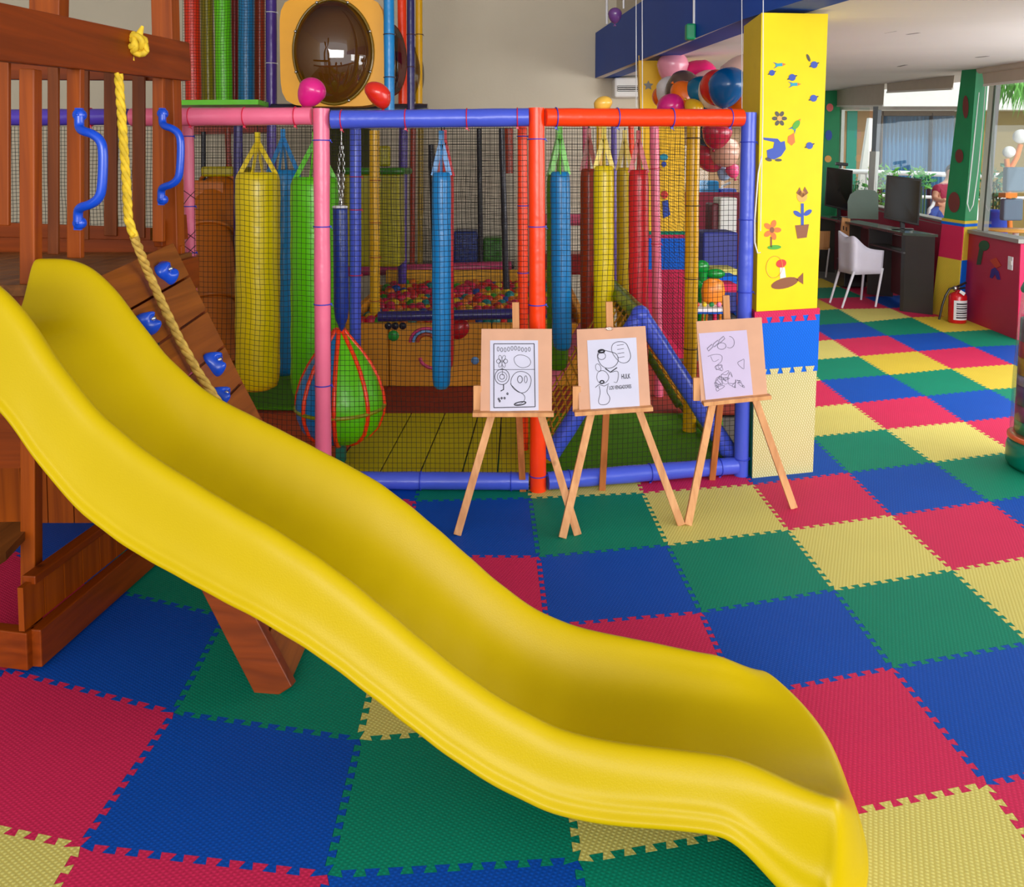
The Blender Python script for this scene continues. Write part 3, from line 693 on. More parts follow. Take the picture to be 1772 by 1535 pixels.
mat_slab('play_mat', [V(-2.6, PM.y + .09, 0), V(e_front[0].x - .01, PM.y + .07, 0), V(e_back[0].x - .01, Yf, 0), V(-2.2, Yf, 0)], mO, 'burnt orange padded mat at the foot of the teardrop bag', .016, .034)
pg = [zp(a, b, .06) for a, b in ((330, 700), (540, 706), (540, 600), (330, 600))]
mat_slab('play_mat', pg, mG, 'dark green padded mat under the yellow punching bag', .036, .06)
# ---- ball pit
py_ = at(770, 600, 6.15).y
zt_ = at(770, 560, py_).z
bp = thing('ball_pit', (-.7, py_, .03), 'ball pit with amber padded walls full of coloured balls behind the blue bag', 'ball pit')
xa = at(612, 600, py_).x; xb = at(1000, 600, py_).x; ybk = 7.75
gw = .05
for i, (a, b) in enumerate(((xa, at(672, 600, py_).x), (at(672, 600, py_).x + .006, at(752, 600, py_).x), (at(752, 600, py_).x + .006, at(850, 600, py_).x), (at(850, 600, py_).x + .006, xb))):
    zb_ = at(770, 640, py_).z
    MB().box((a, py_, .036), (b, py_ + .06, zt_)).build('front_pad', mat('pad_amber', (214, 140, 10), rough=.55, var=.08, vscale=6), bp, bevel=.01)
MB().box((xa, ybk, .036), (xb, ybk + .06, .74)).build('back_pad', mat('pad_amber2', (206, 150, 14), rough=.55, var=.08), bp, bevel=.01)
MB().box((xa - .06, py_, .036), (xa - .002, ybk, .6)).build('side_pad', MATS['pad_amber'], bp, bevel=.01)
MB().box((xb + .002, py_, .036), (xb + .06, ybk, .6)).build('side_pad', MATS['pad_amber'], bp, bevel=.01)
# printed shapes on the pads
def disc(c, r, m, nm, par, sq=1.0):
    return MB().lathe([(0, 0), (r, 0), (r, .004), (0, .004)], c, (0, -1, 0), 24, 1, sq).build(nm, m, par)
c = at(681, 581, py_ - .003); disc(c, .042, vinyl('print_green', (40, 150, 60)), 'printed_spot', bp)
rb = MB(); rb2 = MB(); rb3 = MB(); c = at(738, 592, py_ - .004)
for mbx, R_2, rr_ in ((rb, .125, .012), (rb2, .1, .012), (rb3, .07, .016)):
    mbx.tube([c + V(math.cos(a) * R_2, 0, math.sin(a) * R_2 * .85) for a in [math.pi * k / 16 for k in range(17)]], rr_, 6)
rb.build('rainbow_band', vinyl('print_pink', (210, 60, 120)), bp); rb2.build('rainbow_band', vinyl('print_sky', (110, 160, 220)), bp); rb3.build('rainbow_band', vinyl('print_rust', (180, 70, 40)), bp)
rb = MB(); c = at(745, 628, py_ - .004)
rb.tube([c + V(math.cos(a) * .11 + .03, 0, -math.sin(a) * .08 + .04) for a in [math.pi * k / 12 for k in range(6, 13)]], .014, 6); rb.build('printed_band', MATS['vinyl_print_pink'], bp)
disc(at(795, 570, py_ - .003), .085, vinyl('print_red', (190, 30, 40)), 'printed_spot', bp, .8); disc(at(822, 624, py_ - .003), .03, vinyl('print_sky2', (110, 160, 220)), 'printed_spot', bp)
for px in (672, 684, 697): disc(at(px, 564, py_ - .003), .028, CHAR, 'printed_spot', bp)
# balls
cols = [('magenta', (190, 14, 66)), ('red', (190, 22, 24)), ('yellow', (200, 160, 10)), ('orange', (206, 104, 8)), ('teal', (0, 120, 120)), ('blue', (24, 66, 150)), ('green', (50, 140, 30))]
wts = [6, 4, 4.5, 3, 1.6, 1.4, 1.2]
rb_ = MB(); rr = random.Random(3)
br = .036
protos = {}
top_z = .53
MB().box((xa + .0, py_ + .065, .05), (xb, ybk - .005, top_z - .045)).build('ball_bed', mat('ball_bed', (150, 40, 50), rough=.5, var=.4, vscale=30), bp)['kind'] = 'stuff'
cnt = 0
nx_ = 25; ny_ = 12
for j in range(ny_):
    for i in range(nx_):
        x = xa + .05 + (xb - xa - .1) * (i + .5 * (j % 2)) / nx_; y = py_ + .11 + (ybk - py_ - .17) * j / (ny_ - 1)
        x += rr.uniform(-.012, .012); y += rr.uniform(-.01, .01)
        nmc, rgb = rr.choices(cols, wts)[0]
        if cnt >= 300: continue
        z = top_z - .02 + rr.uniform(-.012, .02) + .10 * (j / ny_) ** 1.3
        if nmc not in protos:
            o = MB().ball((0, 0, 0), .048, 14, 9).build('pit_ball', mat('ball_' + nmc, rgb, rough=.4)); protos[nmc] = o
        else:
            o = protos[nmc].copy(); COL.objects.link(o)
        o.location = (x, y, z); tag(o, '%s plastic ball lying among others in the ball pit' % nmc, 'ball', '%s balls in the ball pit' % nmc); cnt += 1
# blocks and pads seen deeper inside
def blk(name, pxa, pya, pxb, pyb, Y, dep, m, label, cat='foam block', bev=.02, zf=None):
    a = at(pxa, pyb, Y); b = at(pxb, pya, Y)
    if zf is not None: a.z = zf
    return tag(MB().box((a.x, Y, a.z), (b.x, Y + dep, b.z)).build(name, m, None, bevel=bev), label, cat)
blk('padded_column', 596, 300, 690, 462, 7.0, .5, OLIV, 'olive padded column block standing behind the amber post')
blk('padded_beam', 592, 290, 700, 302, 6.95, .55, DGRN, 'dark green padded cap on the olive column')
blk('padded_stub', 655, 252, 674, 288, 7.2, .1, OLIV, 'small olive pad above the dark green cap')
blk('foam_block', 785, 400, 826, 458, 8.2, .3, NAVY, 'dark blue foam block on the ledge behind the pit')
blk('foam_block', 836, 412, 868, 456, 8.2, .3, DGRN, 'green foam block on the ledge behind the pit')
blk('foam_ledge', 700, 459, 890, 466, 8.15, .4, CHAR, 'charcoal ledge behind the ball pit')
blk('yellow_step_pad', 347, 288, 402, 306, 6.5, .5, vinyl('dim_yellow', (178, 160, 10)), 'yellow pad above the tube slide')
blk('pad_support', 352, 308, 392, 328, 6.55, .3, CHAR, 'charcoal bracket below the yellow pad', 'bracket')
blk('red_bench_pad', 940, 440, 1012, 476, 8.1, .35, DRED, 'dark red padded bench behind the right hand bags', 'bench')
blk('wall_pad', 540, 222, 640, 300, 8.3, .1, mat('dim_wall_pad', (62, 66, 20), rough=.8), 'dull olive wall pad high on the rear wall', 'wall pad')
# amber tube slide inside
ts = thing('tube_slide', tuple(at(380, 560, 6.0)), 'amber tube slide curling down at the left inside the net', 'slide')
path = [at(392, 320, 6.7), at(372, 350, 6.5), at(362, 420, 6.2), at(362, 500, 5.9), at(370, 580, 5.7), at(384, 640, 5.6)]
for _ in range(2):
    q = [path[0]]
    for i in range(len(path) - 1): q += [lerp(path[i], path[i + 1], .25), lerp(path[i], path[i + 1], .75)]
    path = q + [path[-1]]
MB().tube(path, [.15 + .03 * min(1, i / 8) for i in range(len(path))], 24).build('tube', mat('tube_amber', (186, 98, 6), rough=.4, var=.06), ts)
for k in (3, 9, 15): MB().ring(path[k], .19, .016, path[k + 1] - path[k]).build('flange', MATS['tube_amber'], ts)
ts2 = thing('amber_sheet', tuple(at(340, 600, 6.4)), 'tall amber plastic panel beside the tube slide', 'panel')
MB().beam(at(340, 620, 6.4), at(344, 312, 6.4), .4, .04, (0, 1, 0)).build('panel_sheet', MATS['tube_amber'], ts2, bevel=.015)
MB().beam(at(340, 400, 6.37), at(342, 330, 6.37), .12, .02, (0, 1, 0)).build('panel_rib', MATS['tube_amber'], ts2, bevel=.005)
# ---- punching bags
def bag(name, cx, yt, yb, Y, r, m, label, strap_top=None, sm=None, cap=True, w3=True, lean=0):
    t = at(cx, yt, Y); b = at(cx + lean, yb, Y); root = thing(name, (b.x, b.y, b.z), label, 'punching bag', 'hanging punching bags inside the net')
    h = t.z - b.z
    prof = [(0, 0), (r * .6, .004), (r * .88, .025), (r * .97, .07)]
    K = 14
    for i in range(1, K): prof.append((r * (1 + .015 * math.sin(i * 2.1)), .07 + (h - .14) * i / K))
    prof += [(r * .99, h - .05), (r * .93, h - .015), (r * .8, h), (0, h)]
    MB().lathe(prof, b, (t - b), 28).build('body', m, root)
    if strap_top:
        st = at(cx, strap_top, Y); smm = sm or m
        for sx, sy in ((-.85, 0), (.85, 0), (0, -.8), (0, .8)):
            p = t + V(r * sx, r * sy, -.02)
            MB().beam(p, st, .03 if sx else .04, .006, (0, 1, 0) if sx else (1, 0, 0)).build('strap', smm, root)
        MB().beam(st - V(0, 0, .02), st + V(0, 0, .06), .03, .02, (0, 1, 0)).build('hook_loop', smm, root)
        MB().tube([st + V(0, 0, .06), V(st.x, st.y, 2.0)], .004, 6).build('cord', BLACKNET, root)
    return root
bag('punching_bag', 446, 298, 674, 5.3, .143, LEMV, 'fat yellow punching bag hanging at the left behind the net', 245)
bag('punching_bag', 490, 294, 648, 5.75, .125, BLUV, 'blue punching bag half hidden behind the fat yellow one', 238)
bag('punching_bag', 545, 306, 690, 5.1, .150, GRNV, 'lime green punching bag behind the front pink post', 244)
bag('punching_bag', 764, 298, 673, 4.72, .0555, BLUV, 'slim blue punching bag hanging alone before the ball pit', 244)
bag('punching_bag', 769, 300, 640, 4.95, .058, REDV, 'slim red punching bag right behind the slim blue one', 242)
bag('punching_bag', 969, 297, 606, 5.0, .062, BLUV, 'slim blue punching bag with green straps beside the orange post', 235, GRNV, lean=4)
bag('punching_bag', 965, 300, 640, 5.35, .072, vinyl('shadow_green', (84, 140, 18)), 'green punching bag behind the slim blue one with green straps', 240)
bag('punching_bag', 1019, 292, 640, 5.5, .058, BRNV, 'rust red punching bag behind the pale yellow one', 238)
bag('punching_bag', 1045, 287, 640, 5.15, .066, LEMV, 'yellow punching bag hanging above the rope tunnel', 236)
bag('punching_bag', 1081, 290, 620, 5.7, .058, vinyl('mustard', (206, 176, 16)), 'mustard yellow punching bag between yellow and red ones', 240)
bag('punching_bag', 1105, 294, 640, 5.2, .064, REDV, 'bright red punching bag above the rope tunnel', 242)
# blue post bag with chain and teardrop ball
td = at(590, 700, 4.55)
root = thing('teardrop_bag', (td.x, td.y, .1), 'big teardrop bag of blue and lime panels with orange piping', 'punching bag')
tp = at(590, 570, 4.55); bt = at(590, 768, 4.55); hh = tp.z - bt.z; R0 = .245
prof = [(0.0, 0), (.3, .015), (.62, .06), (.86, .15), (.98, .27), (1.0, .36), (.97, .45), (.87, .57), (.70, .70), (.50, .81), (.30, .90), (.15, .97), (.10, 1.0)]
from math import pi
def tear(h_):
    for (r0, a), (r1, b) in zip(prof, prof[1:]):
        if a <= h_ <= b: return (r0 + (r1 - r0) * (h_ - a) / (b - a)) * R0
    return R0 * .1
NP = 8
hs = [i / 26 for i in range(27)]
pc = [BLUV, GRNV]
for k in range(NP):
    a0 = 2 * pi * k / NP - pi / 2 - .72; a1 = a0 + 2 * pi / NP; vs = []; fs = []
    for h_ in hs:
        for j in range(6):
            a = a0 + (a1 - a0) * j / 5; r_ = tear(h_) * (1 + .03 * math.sin(pi * j / 5)); vs.append((bt.x + r_ * math.cos(a), bt.y + r_ * math.sin(a), bt.z + hh * h_))
    for i in range(26):
        for j in range(5): fs.append((i * 6 + j, i * 6 + j + 1, (i + 1) * 6 + j + 1, (i + 1) * 6 + j))
    MB().add(vs, fs, True).build('gore', (BLUV if k in (0, 7, 6, 5) else GRNV), root)
    MB().tube([(bt.x + tear(h_) * 1.01 * math.cos(a0), bt.y + tear(h_) * 1.01 * math.sin(a0), bt.z + hh * h_) for h_ in hs], .013, 6).build('piping', ORNG, root)
hq = .335
MB().ring((bt.x, bt.y, bt.z + hh * hq), tear(hq) * 1.02, .012, (0, 0, 1), 40, 6).build('belt', vinyl('lime_band', (150, 150, 14)), root)
MB().beam(V(bt.x, bt.y, .036), V(bt.x, bt.y, bt.z + .02), .05, .05, (0, 1, 0)).build('floor_strap', mat('strap_teal', (16, 110, 90), rough=.6), root)
tb = at(589, 358, 4.5); bb = at(591, 560, 4.5)
root = thing('hanging_tube_bag', tuple(bb), 'narrow dark blue tube bag on a chain above the teardrop bag', 'punching bag')
h = tb.z - bb.z
MB().lathe([(.001, -.045), (.012, -.03), (.036, .03), (.042, .09), (.041, h - .02), (.039, h), (0, h)], bb, (0, 0, 1), 24).build('body', NAVY, root)
MB().lathe([(.041, h - .006), (.043, h - .006), (.043, h + .004), (.03, h + .008), (0, h + .008)], bb, (0, 0, 1), 24).build('rim', WHITE, root)
ch = MB()
ctop = at(591, 245, 4.5)
for dx in (-.014, .014):
    n_ = 16
    for i in range(n_):
        p = lerp(tb + V(0, 0, .01), ctop, (i + .5) / n_) + V(dx * math.sin(pi * (i + .5) / n_), 0, 0)
        L_ = (ctop.z - tb.z) / n_ * .62
        ax = V(1, 0, 0) if i % 2 else V(0, 1, 0)
        loop = [p + (V(0, 0, 1) * math.sin(t) * L_ + (V(0, 1, 0) if i % 2 else V(1, 0, 0)) * math.cos(t) * .007) for t in [2 * pi * k / 12 for k in range(12)]]
        ch.tube(loop, .0018, 5, closed=True)
ch.tube([ctop, V(ctop.x, ctop.y, 1.99)], .003, 6)
ch.build('chain', STEEL, root)
# upper rollers
for k, (pa, pb, m, nm) in enumerate(((319, 345, vinyl('scarlet', (216, 44, 14)), 'bright red'), (347, 368, vinyl('ochre', (150, 140, 14)), 'ochre yellow'), (371, 399, GRNV, 'lime green'), (400, 412, DRED, 'dark red'), (413, 440, vinyl('cerulean', (14, 112, 166)), 'blue'), (441, 458, BRNV, 'rust red'))):
    Y = 6.3 if k % 2 == 0 else 6.5
    cx_ = (pa + pb) / 2; r = (pb - pa) / 2 / F * Y
    t = at(cx_ - (4 if k < 3 else 0), -260, Y); b = at(cx_ + (3 if k < 3 else 0), 174, Y)
    root = thing('padded_roller', tuple(b), '%s padded roller standing upright on the green upper ledge' % nm, 'roller', 'padded rollers on the upper ledge')
    pts, rs = wrinkle((b, t), r, 10, .02, k); MB().tube(pts, rs, 20).build('sleeve', m, root)
    MB().lathe([(0, 0), (r * .7, 0), (r * .7, .02), (0, .02)], b - V(0, 0, .018), (0, 0, 1), 20).build('end_cap', BLACK, root)
# ---- bubble window panels
def bubble(cx, cy, rx, ry, Y, px0, py0, px1, py1, label, side=False):
    a = at(px0, py1, Y); b = at(px1, py0, Y); c = at(cx, cy, Y)
    root = thing('bubble_window_box', (c.x, c.y, a.z), label, 'bubble window')
    m = mat('rotomold_yellow', (236, 164, 6), rough=.4, var=.03)
    # front plate with hole
    N = 48; out = []; inn = []; r_x = rx / F * Y * 1.0; r_z = ry / F * Y
    hx = (b.x - a.x) / 2; hz = (b.z - a.z) / 2; cc = V((a.x + b.x) / 2, Y, (a.z + b.z) / 2); cr = .1
    for k in range(N):
        t = 2 * pi * k / N; dx = math.cos(t); dz = math.sin(t); p = 6
        s_ = 1 / ((abs(dx) ** p + abs(dz) ** p) ** (1 / p)); out.append(V(cc.x + dx * s_ * hx, Y, cc.z + dz * s_ * hz)); inn.append(V(c.x + dx * r_x, Y, c.z + dz * r_z))
    vs = out + inn + [v + V(0, .35, 0) for v in out] + [v + V(0, .06, 0) for v in inn]; fs = []
    for k in range(N):
        l = (k + 1) % N; fs += [(k, l, N + l, N + k), (k, 2 * N + k, 2 * N + l, l), (N + k, N + l, 3 * N + l, 3 * N + k)]
    fs.append(tuple(range(2 * N, 3 * N)))
    MB().add(vs, fs).build('shell', m, root, bevel=.0)
    dome = MB(); vs = []; fs = []; M = 12
    for i in range(M + 1):
        t = pi / 2 * i / M
        for k in range(N):
            a_ = 2 * pi * k / N; vs.append((c.x + r_x * math.cos(a_) * math.cos(t), Y - .01 - .2 * math.sin(t), c.z + r_z * math.sin(a_) * math.cos(t)))
    for i in range(M):
        for k in range(N): fs.append((i * N + k, i * N + (k + 1) % N, (i + 1) * N + (k + 1) % N, (i + 1) * N + k))
    dome.add(vs, fs, True).build('dome', glass('smoked_acrylic', (.36, .32, .26), .10), root)
    rg = MB().tube([(c.x + r_x * 1.03 * math.cos(2 * pi * k / N), Y - .008, c.z + r_z * 1.03 * math.sin(2 * pi * k / N)) for k in range(N)], .012, 6, closed=True); rg.build('flange', mat('smoke_flange', (120, 92, 20), rough=.2), root)
    for k in range(8):
        a_ = 2 * pi * (k + .5) / 8; MB().ball((c.x + r_x * 1.04 * math.cos(a_), Y - .018, c.z + r_z * 1.04 * math.sin(a_)), .012, 8, 6).build('bolt', STEEL, root)
    return root
bubble(577, 90, 66, 86, 5.9, 486, -6, 664, 184, 'yellow box window with a big smoked dome above the blue rail')
def halfdome(cx, cy, rx, ry, Y, label, tintm):
    c = at(cx, cy, Y); r_x = rx / F * Y; r_z = ry / F * Y
    o = MB().lathe([(r_z * math.cos(t), r_x * math.sin(t)) for t in [pi / 2 * i / 12 for i in range(13)]], c, (1, 0, 0), 36)
    o.lathe([(r_z * 1.05, -.004), (r_z * 1.05, .008), (r_z * .98, .008)], c, (1, 0, 0), 36)
    return tag(o.build('side_dome', tintm), label, 'dome')
halfdome(676, 104, 27, 62, 6.4, 'smoked side dome right of the light blue upper pole', glass('smoked_acrylic_side', (.3, .22, .2), .1))
halfdome(716, 128, 17, 45, 7.1, 'small grey side dome beside the dark indigo upper pole', glass('smoked_acrylic_grey', (.45, .42, .38), .1))
# balloons
def balloon(cx, cy, r, Y, m, label, ax=(0, 0, 1), grp=None, st=1.12):
    c = at(cx, cy, Y); R_3 = r / F * Y; root = thing('balloon', tuple(c), label, 'balloon', grp)
    prof = []
    for i in range(17):
        t = pi * i / 16; z = -math.cos(t) * st; rr_ = math.sin(t) * (1 - .12 * (math.cos(t) * .5 + .5) * (1 if z < 0 else 0)); rr_ *= (1 + .10 * math.cos(t) * -1)
        prof.append((R_3 * rr_, R_3 * z))
    MB().lathe(prof, c, ax, 24).build('skin', m, root)
    a = Vector(ax).normalized(); MB().lathe([(0.003, 0), (.006, -.004), (.012, -.018), (0, -.018)], c - a * (R_3 * st), ax, 8).build('knot', m, root)
    return root
RB = lambda n, c: mat('balloon_' + n, c, rough=.22, spec=.6)
balloon(538, 161, 24, PL.y + .05, RB('magenta', (214, 30, 128)), 'magenta balloon resting on the pink rail end', (.5, 0, .85))
balloon(655, 165, 22, PL.y + .05, RB('red', (214, 40, 24)), 'red balloon resting on the periwinkle rail', (-.3, 0, .95))
balloon(1043, 182, 16, PM.y + .12, RB('honey', (230, 180, 70)), 'honey yellow balloon peeking over the orange rail', (.2, 0, 1), st=1.0)
balloon(1064, 27, 12, 5.9, RB('violet', (104, 62, 130)), 'small violet balloon at the top edge of the blue beam')
BL = [(1164, 118, 27, 6.6, 'blush pink', (232, 150, 170)), (1205, 136, 34, 6.7, 'hot pink', (216, 20, 110)), (1222, 150, 30, 6.5, 'pale rose', (222, 180, 176)), (1180, 154, 30, 6.2, 'brown', (96, 74, 66)), (1160, 160, 26, 6.4, 'white', (220, 214, 216)),
 (1150, 166, 20, 6.5, 'deep orange', (232, 96, 20)), (1186, 166, 27, 5.95, 'orange', (236, 108, 8)), (1162, 188, 24, 5.9, 'magenta', (200, 20, 110)), (1214, 162, 28, 5.9, 'teal blue', (0, 96, 132)), (1232, 160, 27, 5.8, 'cream white', (226, 216, 200)),
 (1246, 150, 32, 5.7, 'red', (206, 26, 24)), (1258, 152, 33, 5.4, 'strong blue', (0, 84, 150)), (1284, 176, 26, 5.6, 'tangerine', (246, 110, 14)), (1282, 130, 36, 5.9, 'peach', (220, 186, 176)), (1226, 230, 26, 6.1, 'petrol blue', (10, 78, 96)), (1240, 232, 26, 5.9, 'raspberry', (180, 36, 66)),
 (1256, 262, 26, 6.2, 'pale peach', (206, 160, 140)), (1200, 186, 16, 5.8, 'golden yellow', (220, 170, 20)), (1228, 272, 26, 6.3, 'watermelon', (190, 50, 70)), (1268, 296, 12, 6.2, 'candy pink', (226, 80, 130)), (1252, 300, 12, 6.3, 'powder blue', (150, 180, 220))]
for i, (x, y, r, Y, nm, rgb) in enumerate(BL):
    balloon(x, y, r, Y, RB(nm, rgb), '%s balloon in the bunch above the orange rail by the pillar' % nm, (.6 * math.sin(i * 2.3), -.2 + .2 * math.cos(i), .8 * math.cos(i * 1.7)), 'balloon bunch by the yellow pillar', 1.08)
# ---- rope tunnel (A-frames, ridge, nets)
NF = zp(1105, 820, .03); 
ya_, yb_ = PM.y + .3, PM.y + 1.35
tn_ = thing('rope_tunnel', (at(1105, 700, ya_).x, ya_, .035), 'triangular crawl tunnel with pink and blue padded frames and yellow rope sides', 'crawl tunnel')
ap = at(1108, 545, ya_); l0 = at(950, 826, ya_); r0 = at(1268, 802, ya_); l0.z = r0.z = .08
ap2 = at(1056, 494, yb_); l1 = at(930, 700, yb_); l1 = ap2 + (l1 - ap2) * ((ap2.z - .08) / (ap2.z - l1.z)); r1 = V(2 * ap2.x - l1.x, yb_, .08)
def leg(a, b, r, m, nm, seed): pts, rs = wrinkle((a, b), r, 10, .04, seed); return MB().tube(pts, rs, 16).build(nm, m, tn_)
leg(l0, ap, .05, PERI, 'near_leg', 50); leg(r0, ap, .05, PERI, 'near_leg', 51); leg(l1, ap2, .045, PINK, 'far_leg', 52); leg(r1, ap2, .045, vinyl('sage', (90, 110, 40)), 'far_leg', 53)
leg(ap2, ap, .05, DGRN, 'ridge_tube', 54); MB().ball(tuple(ap), .055, 14, 10).build('corner_sleeve', PERI, tn_)
YR = mat('yellow_netrope', (214, 150, 20), rough=.7)
for (a, b, c, d_) in ((l0, ap, ap2, l1), (r0, ap, ap2, r1)):
    mb = MB()
    for i in range(1, 12):
        t = i / 12; mb.tube([lerp(a, b, t), lerp(d_, c, t)], .006, 5)
    for j in range(0, 9):
        t = j / 8; mb.tube([lerp(a, d_, t), lerp(b, c, t)], .006, 5)
    mb.build('rope_side', YR, tn_)
MB().tube([l0 + V(0, 0, -.0), l1], .035, 12).build('foot_tube', YELO, tn_); MB().tube([r0, r1], .03, 12).build('foot_tube', DGRN, tn_)

# ================================================================ YELLOW PILLAR WITH FOAM PADS
def quad_face(pxs, Y):   # helper: pixels on one vertical plane
    return [at(a, b, Y) for a, b in pxs]
def pillar(bl, br, tl, tr, depth_v, bands, name, label, back=None):
    """bl/br feet, tl/tr tops (3D); depth_v vector to the back; bands [(t0,t1,mat,out,name)] along height"""
    root = thing('pillar', tuple((bl + br) / 2), label, 'pillar')
    for t0, t1, m, out, nm in bands:
        a = lerp(bl, tl, t0); b = lerp(br, tr, t0); c = lerp(br, tr, t1); d_ = lerp(bl, tl, t1)
        sx = (b - a).normalized() * out; dv = depth_v.normalized() * out
        MB().hexa([a - sx - dv, b + sx - dv, b + sx + depth_v + dv, a - sx + depth_v + dv, d_ - sx - dv, c + sx - dv, c + sx + depth_v + dv, d_ - sx + depth_v + dv]).build(nm, m, root)
    return root
bl = foot(1304, 826); br = foot(1403, 816); nP = (br - bl).cross(V(0, 0, 1)).normalized()
tl = onplane(1318, 22, bl, nP); tr = onplane(1433, 24, bl, nP)
def frac(py, px=1355):  # height fraction on pillar front
    q = at(px, py, (bl.y + br.y) / 2); return (q.z - bl.z) / (tl.z - bl.z)
f1_, f2_, f3_ = frac(645), frac(547), frac(540)
dvec = V(.02, .40, 0)
P1 = pillar(bl, br, tl, tr, dvec, [(0.0, f1_, T_IVORY, .010, 'ivory_pad'), (f1_, f2_, F_BLUE2, .014, 'blue_pad'), (f2_, f3_ + .004, T_RED, .014, 'pink_edge_pad'), (f3_, 1.0, YCOL, 0.0, 'shaft')], 'pillar', 'square yellow pillar with blue and ivory foam pads round its foot, beside the easels')
# jigsaw teeth between the pads
def teeth(t, m, out, n, hgt, root, nm, flip=1):
    a = lerp(bl, tl, t); b = lerp(br, tr, t); sx = (b - a); nv = -dvec.normalized()
    mb = MB()
    for k in range(n):
        c = (k + .5) / n; w_ = .5 / n
        p = [a + sx * (c - w_ * .5), a + sx * (c + w_ * .5), a + sx * (c + w_ * .8) + V(0, 0, hgt * flip), a + sx * (c - w_ * .8) + V(0, 0, hgt * flip)]
        p = [q + nv * out for q in p]
        if flip < 0: p = p[::-1]
        mb.poly(p, -nv * -.003)
    mb.build(nm, m, root)
teeth(f1_, T_IVORY, .0145, 5, .03, P1, 'pad_teeth', 1); teeth(f2_, T_RED, .0145, 5, .03, P1, 'pad_teeth', -1)
MB().hexa([bl + V(-.012, .0, 0), bl + V(-.011, .0, 0), bl + V(.009, .40, 0), bl + V(.008, .40, 0), lerp(bl, tl, f1_ * .8) + V(-.012, 0, 0), lerp(bl, tl, f1_ * .8) + V(-.011, 0, 0), lerp(bl, tl, f1_ * .8) + V(.009, .40, 0), lerp(bl, tl, f1_ * .8) + V(.008, .40, 0)]).build('green_side_pad', T_GREEN, P1)
# seams in the paint and stickers (plain shapes)
def onface(px, py, out=.002):
    n = (br - bl).cross(tl - bl).normalized(); return onplane(px, py, bl + (-dvec.normalized()) * out, n)
def sticker(pts, m, nm='sticker', out=.002, fn=None, par=None):
    fn = fn or onface; q = [fn(a, b, out) for a, b in pts]
    return MB().poly(q, (0, .0014, 0)).build(nm, m, par or P1)
def ell(cx, cy, rx, ry, rot=0, n=18):
    o = []
    for k in range(n):
        t = 2 * pi * k / n; x = rx * math.cos(t); y = ry * math.sin(t); o.append((cx + x * math.cos(rot) - y * math.sin(rot), cy + x * math.sin(rot) + y * math.cos(rot)))
    return o
def rotp(pts, cx, cy, a): return [(cx + x * math.cos(a) - y * math.sin(a), cy + x * math.sin(a) + y * math.cos(a)) for x, y in pts]
S_BL = mat('sticker_blue', (34, 70, 170), rough=.5); S_BR = mat('sticker_brown', (132, 72, 34), rough=.5); S_OR = mat('sticker_orange', (224, 110, 30), rough=.5); S_GR = mat('sticker_green', (70, 160, 30), rough=.5); S_CY = mat('sticker_cyan', (20, 150, 180), rough=.5); S_RD = mat('sticker_red', (206, 40, 30), rough=.5); S_DK = mat('sticker_grey', (70, 66, 60), rough=.5); S_TN = mat('sticker_tan', (226, 160, 70), rough=.5)
def rocket(cx, cy, s_, a):
    sticker(rotp([(-s_, -s_ * .3), (s_ * .5, -s_ * .35), (s_ * .5, s_ * .35), (-s_, s_ * .3)], cx, cy, a), S_CY)
    sticker(rotp([(s_ * .5, -s_ * .35), (s_ * 1.3, 0), (s_ * .5, s_ * .35)], cx, cy, a), S_OR)
    sticker(rotp([(-s_, -s_ * .3), (-s_ * 1.5, -s_ * .7), (-s_ * .5, -s_ * .32)], cx, cy, a), S_BL); sticker(rotp([(-s_, s_ * .3), (-s_ * .5, s_ * .32), (-s_ * 1.5, s_ * .7)], cx, cy, a), S_BL)
def planet(cx, cy, r):
    sticker(ell(cx, cy, r, r), S_BL, out=.003); sticker(ell(cx, cy, r * 1.6, r * .35, -.4), S_DK)
rocket(1350, 112, 8, -.1); planet(1336, 126, 5); rocket(1376, 146, 8, -.05); planet(1371, 134, 6); planet(1409, 112, 6); sticker(ell(1399, 100, 2.5, 7, -.4), S_DK); planet(1408, 170, 6); planet(1401, 252, 6)
# big plain whale-like blue shape, brown ring pair, rocket
sticker([(1321, 238), (1346, 240), (1351, 246), (1358, 244), (1360, 258), (1352, 270), (1340, 276), (1328, 274), (1327, 260), (1338, 256), (1340, 246), (1322, 242)], S_BL)
sticker(ell(1330, 276, 6, 3, .3), S_DK); sticker(ell(1347, 277, 6, 2.5), S_DK)
for k in range(6): sticker(ell(1349 + 8 * math.cos(k * pi / 3), 205 + 9 * math.sin(k * pi / 3), 5, 3.4, k * pi / 3), S_DK)
sticker(ell(1349, 205, 4, 4.5), S_TN, out=.003); rocket(1378, 216, 10, -.95); sticker([(1364, 236), (1374, 230), (1376, 246), (1370, 252), (1363, 246)], S_OR)
sticker(ell(1378, 216, 9, 5, -.95), S_GR, out=.003)
# potted tulip: brown pot, blue stalk, tan bloom
sticker([(1376, 390), (1400, 388), (1396, 411), (1380, 413)], S_BR); sticker([(1386, 352), (1391, 352), (1391, 390), (1386, 390)], S_BL)
sticker(ell(1388, 340, 9, 10), S_TN); sticker([(1378, 334), (1384, 324), (1388, 334), (1393, 323), (1399, 334), (1388, 342)], S_BR); sticker(ell(1380, 370, 8, 4, .6), S_BL); sticker(ell(1398, 368, 8, 4, -.6), S_BL)
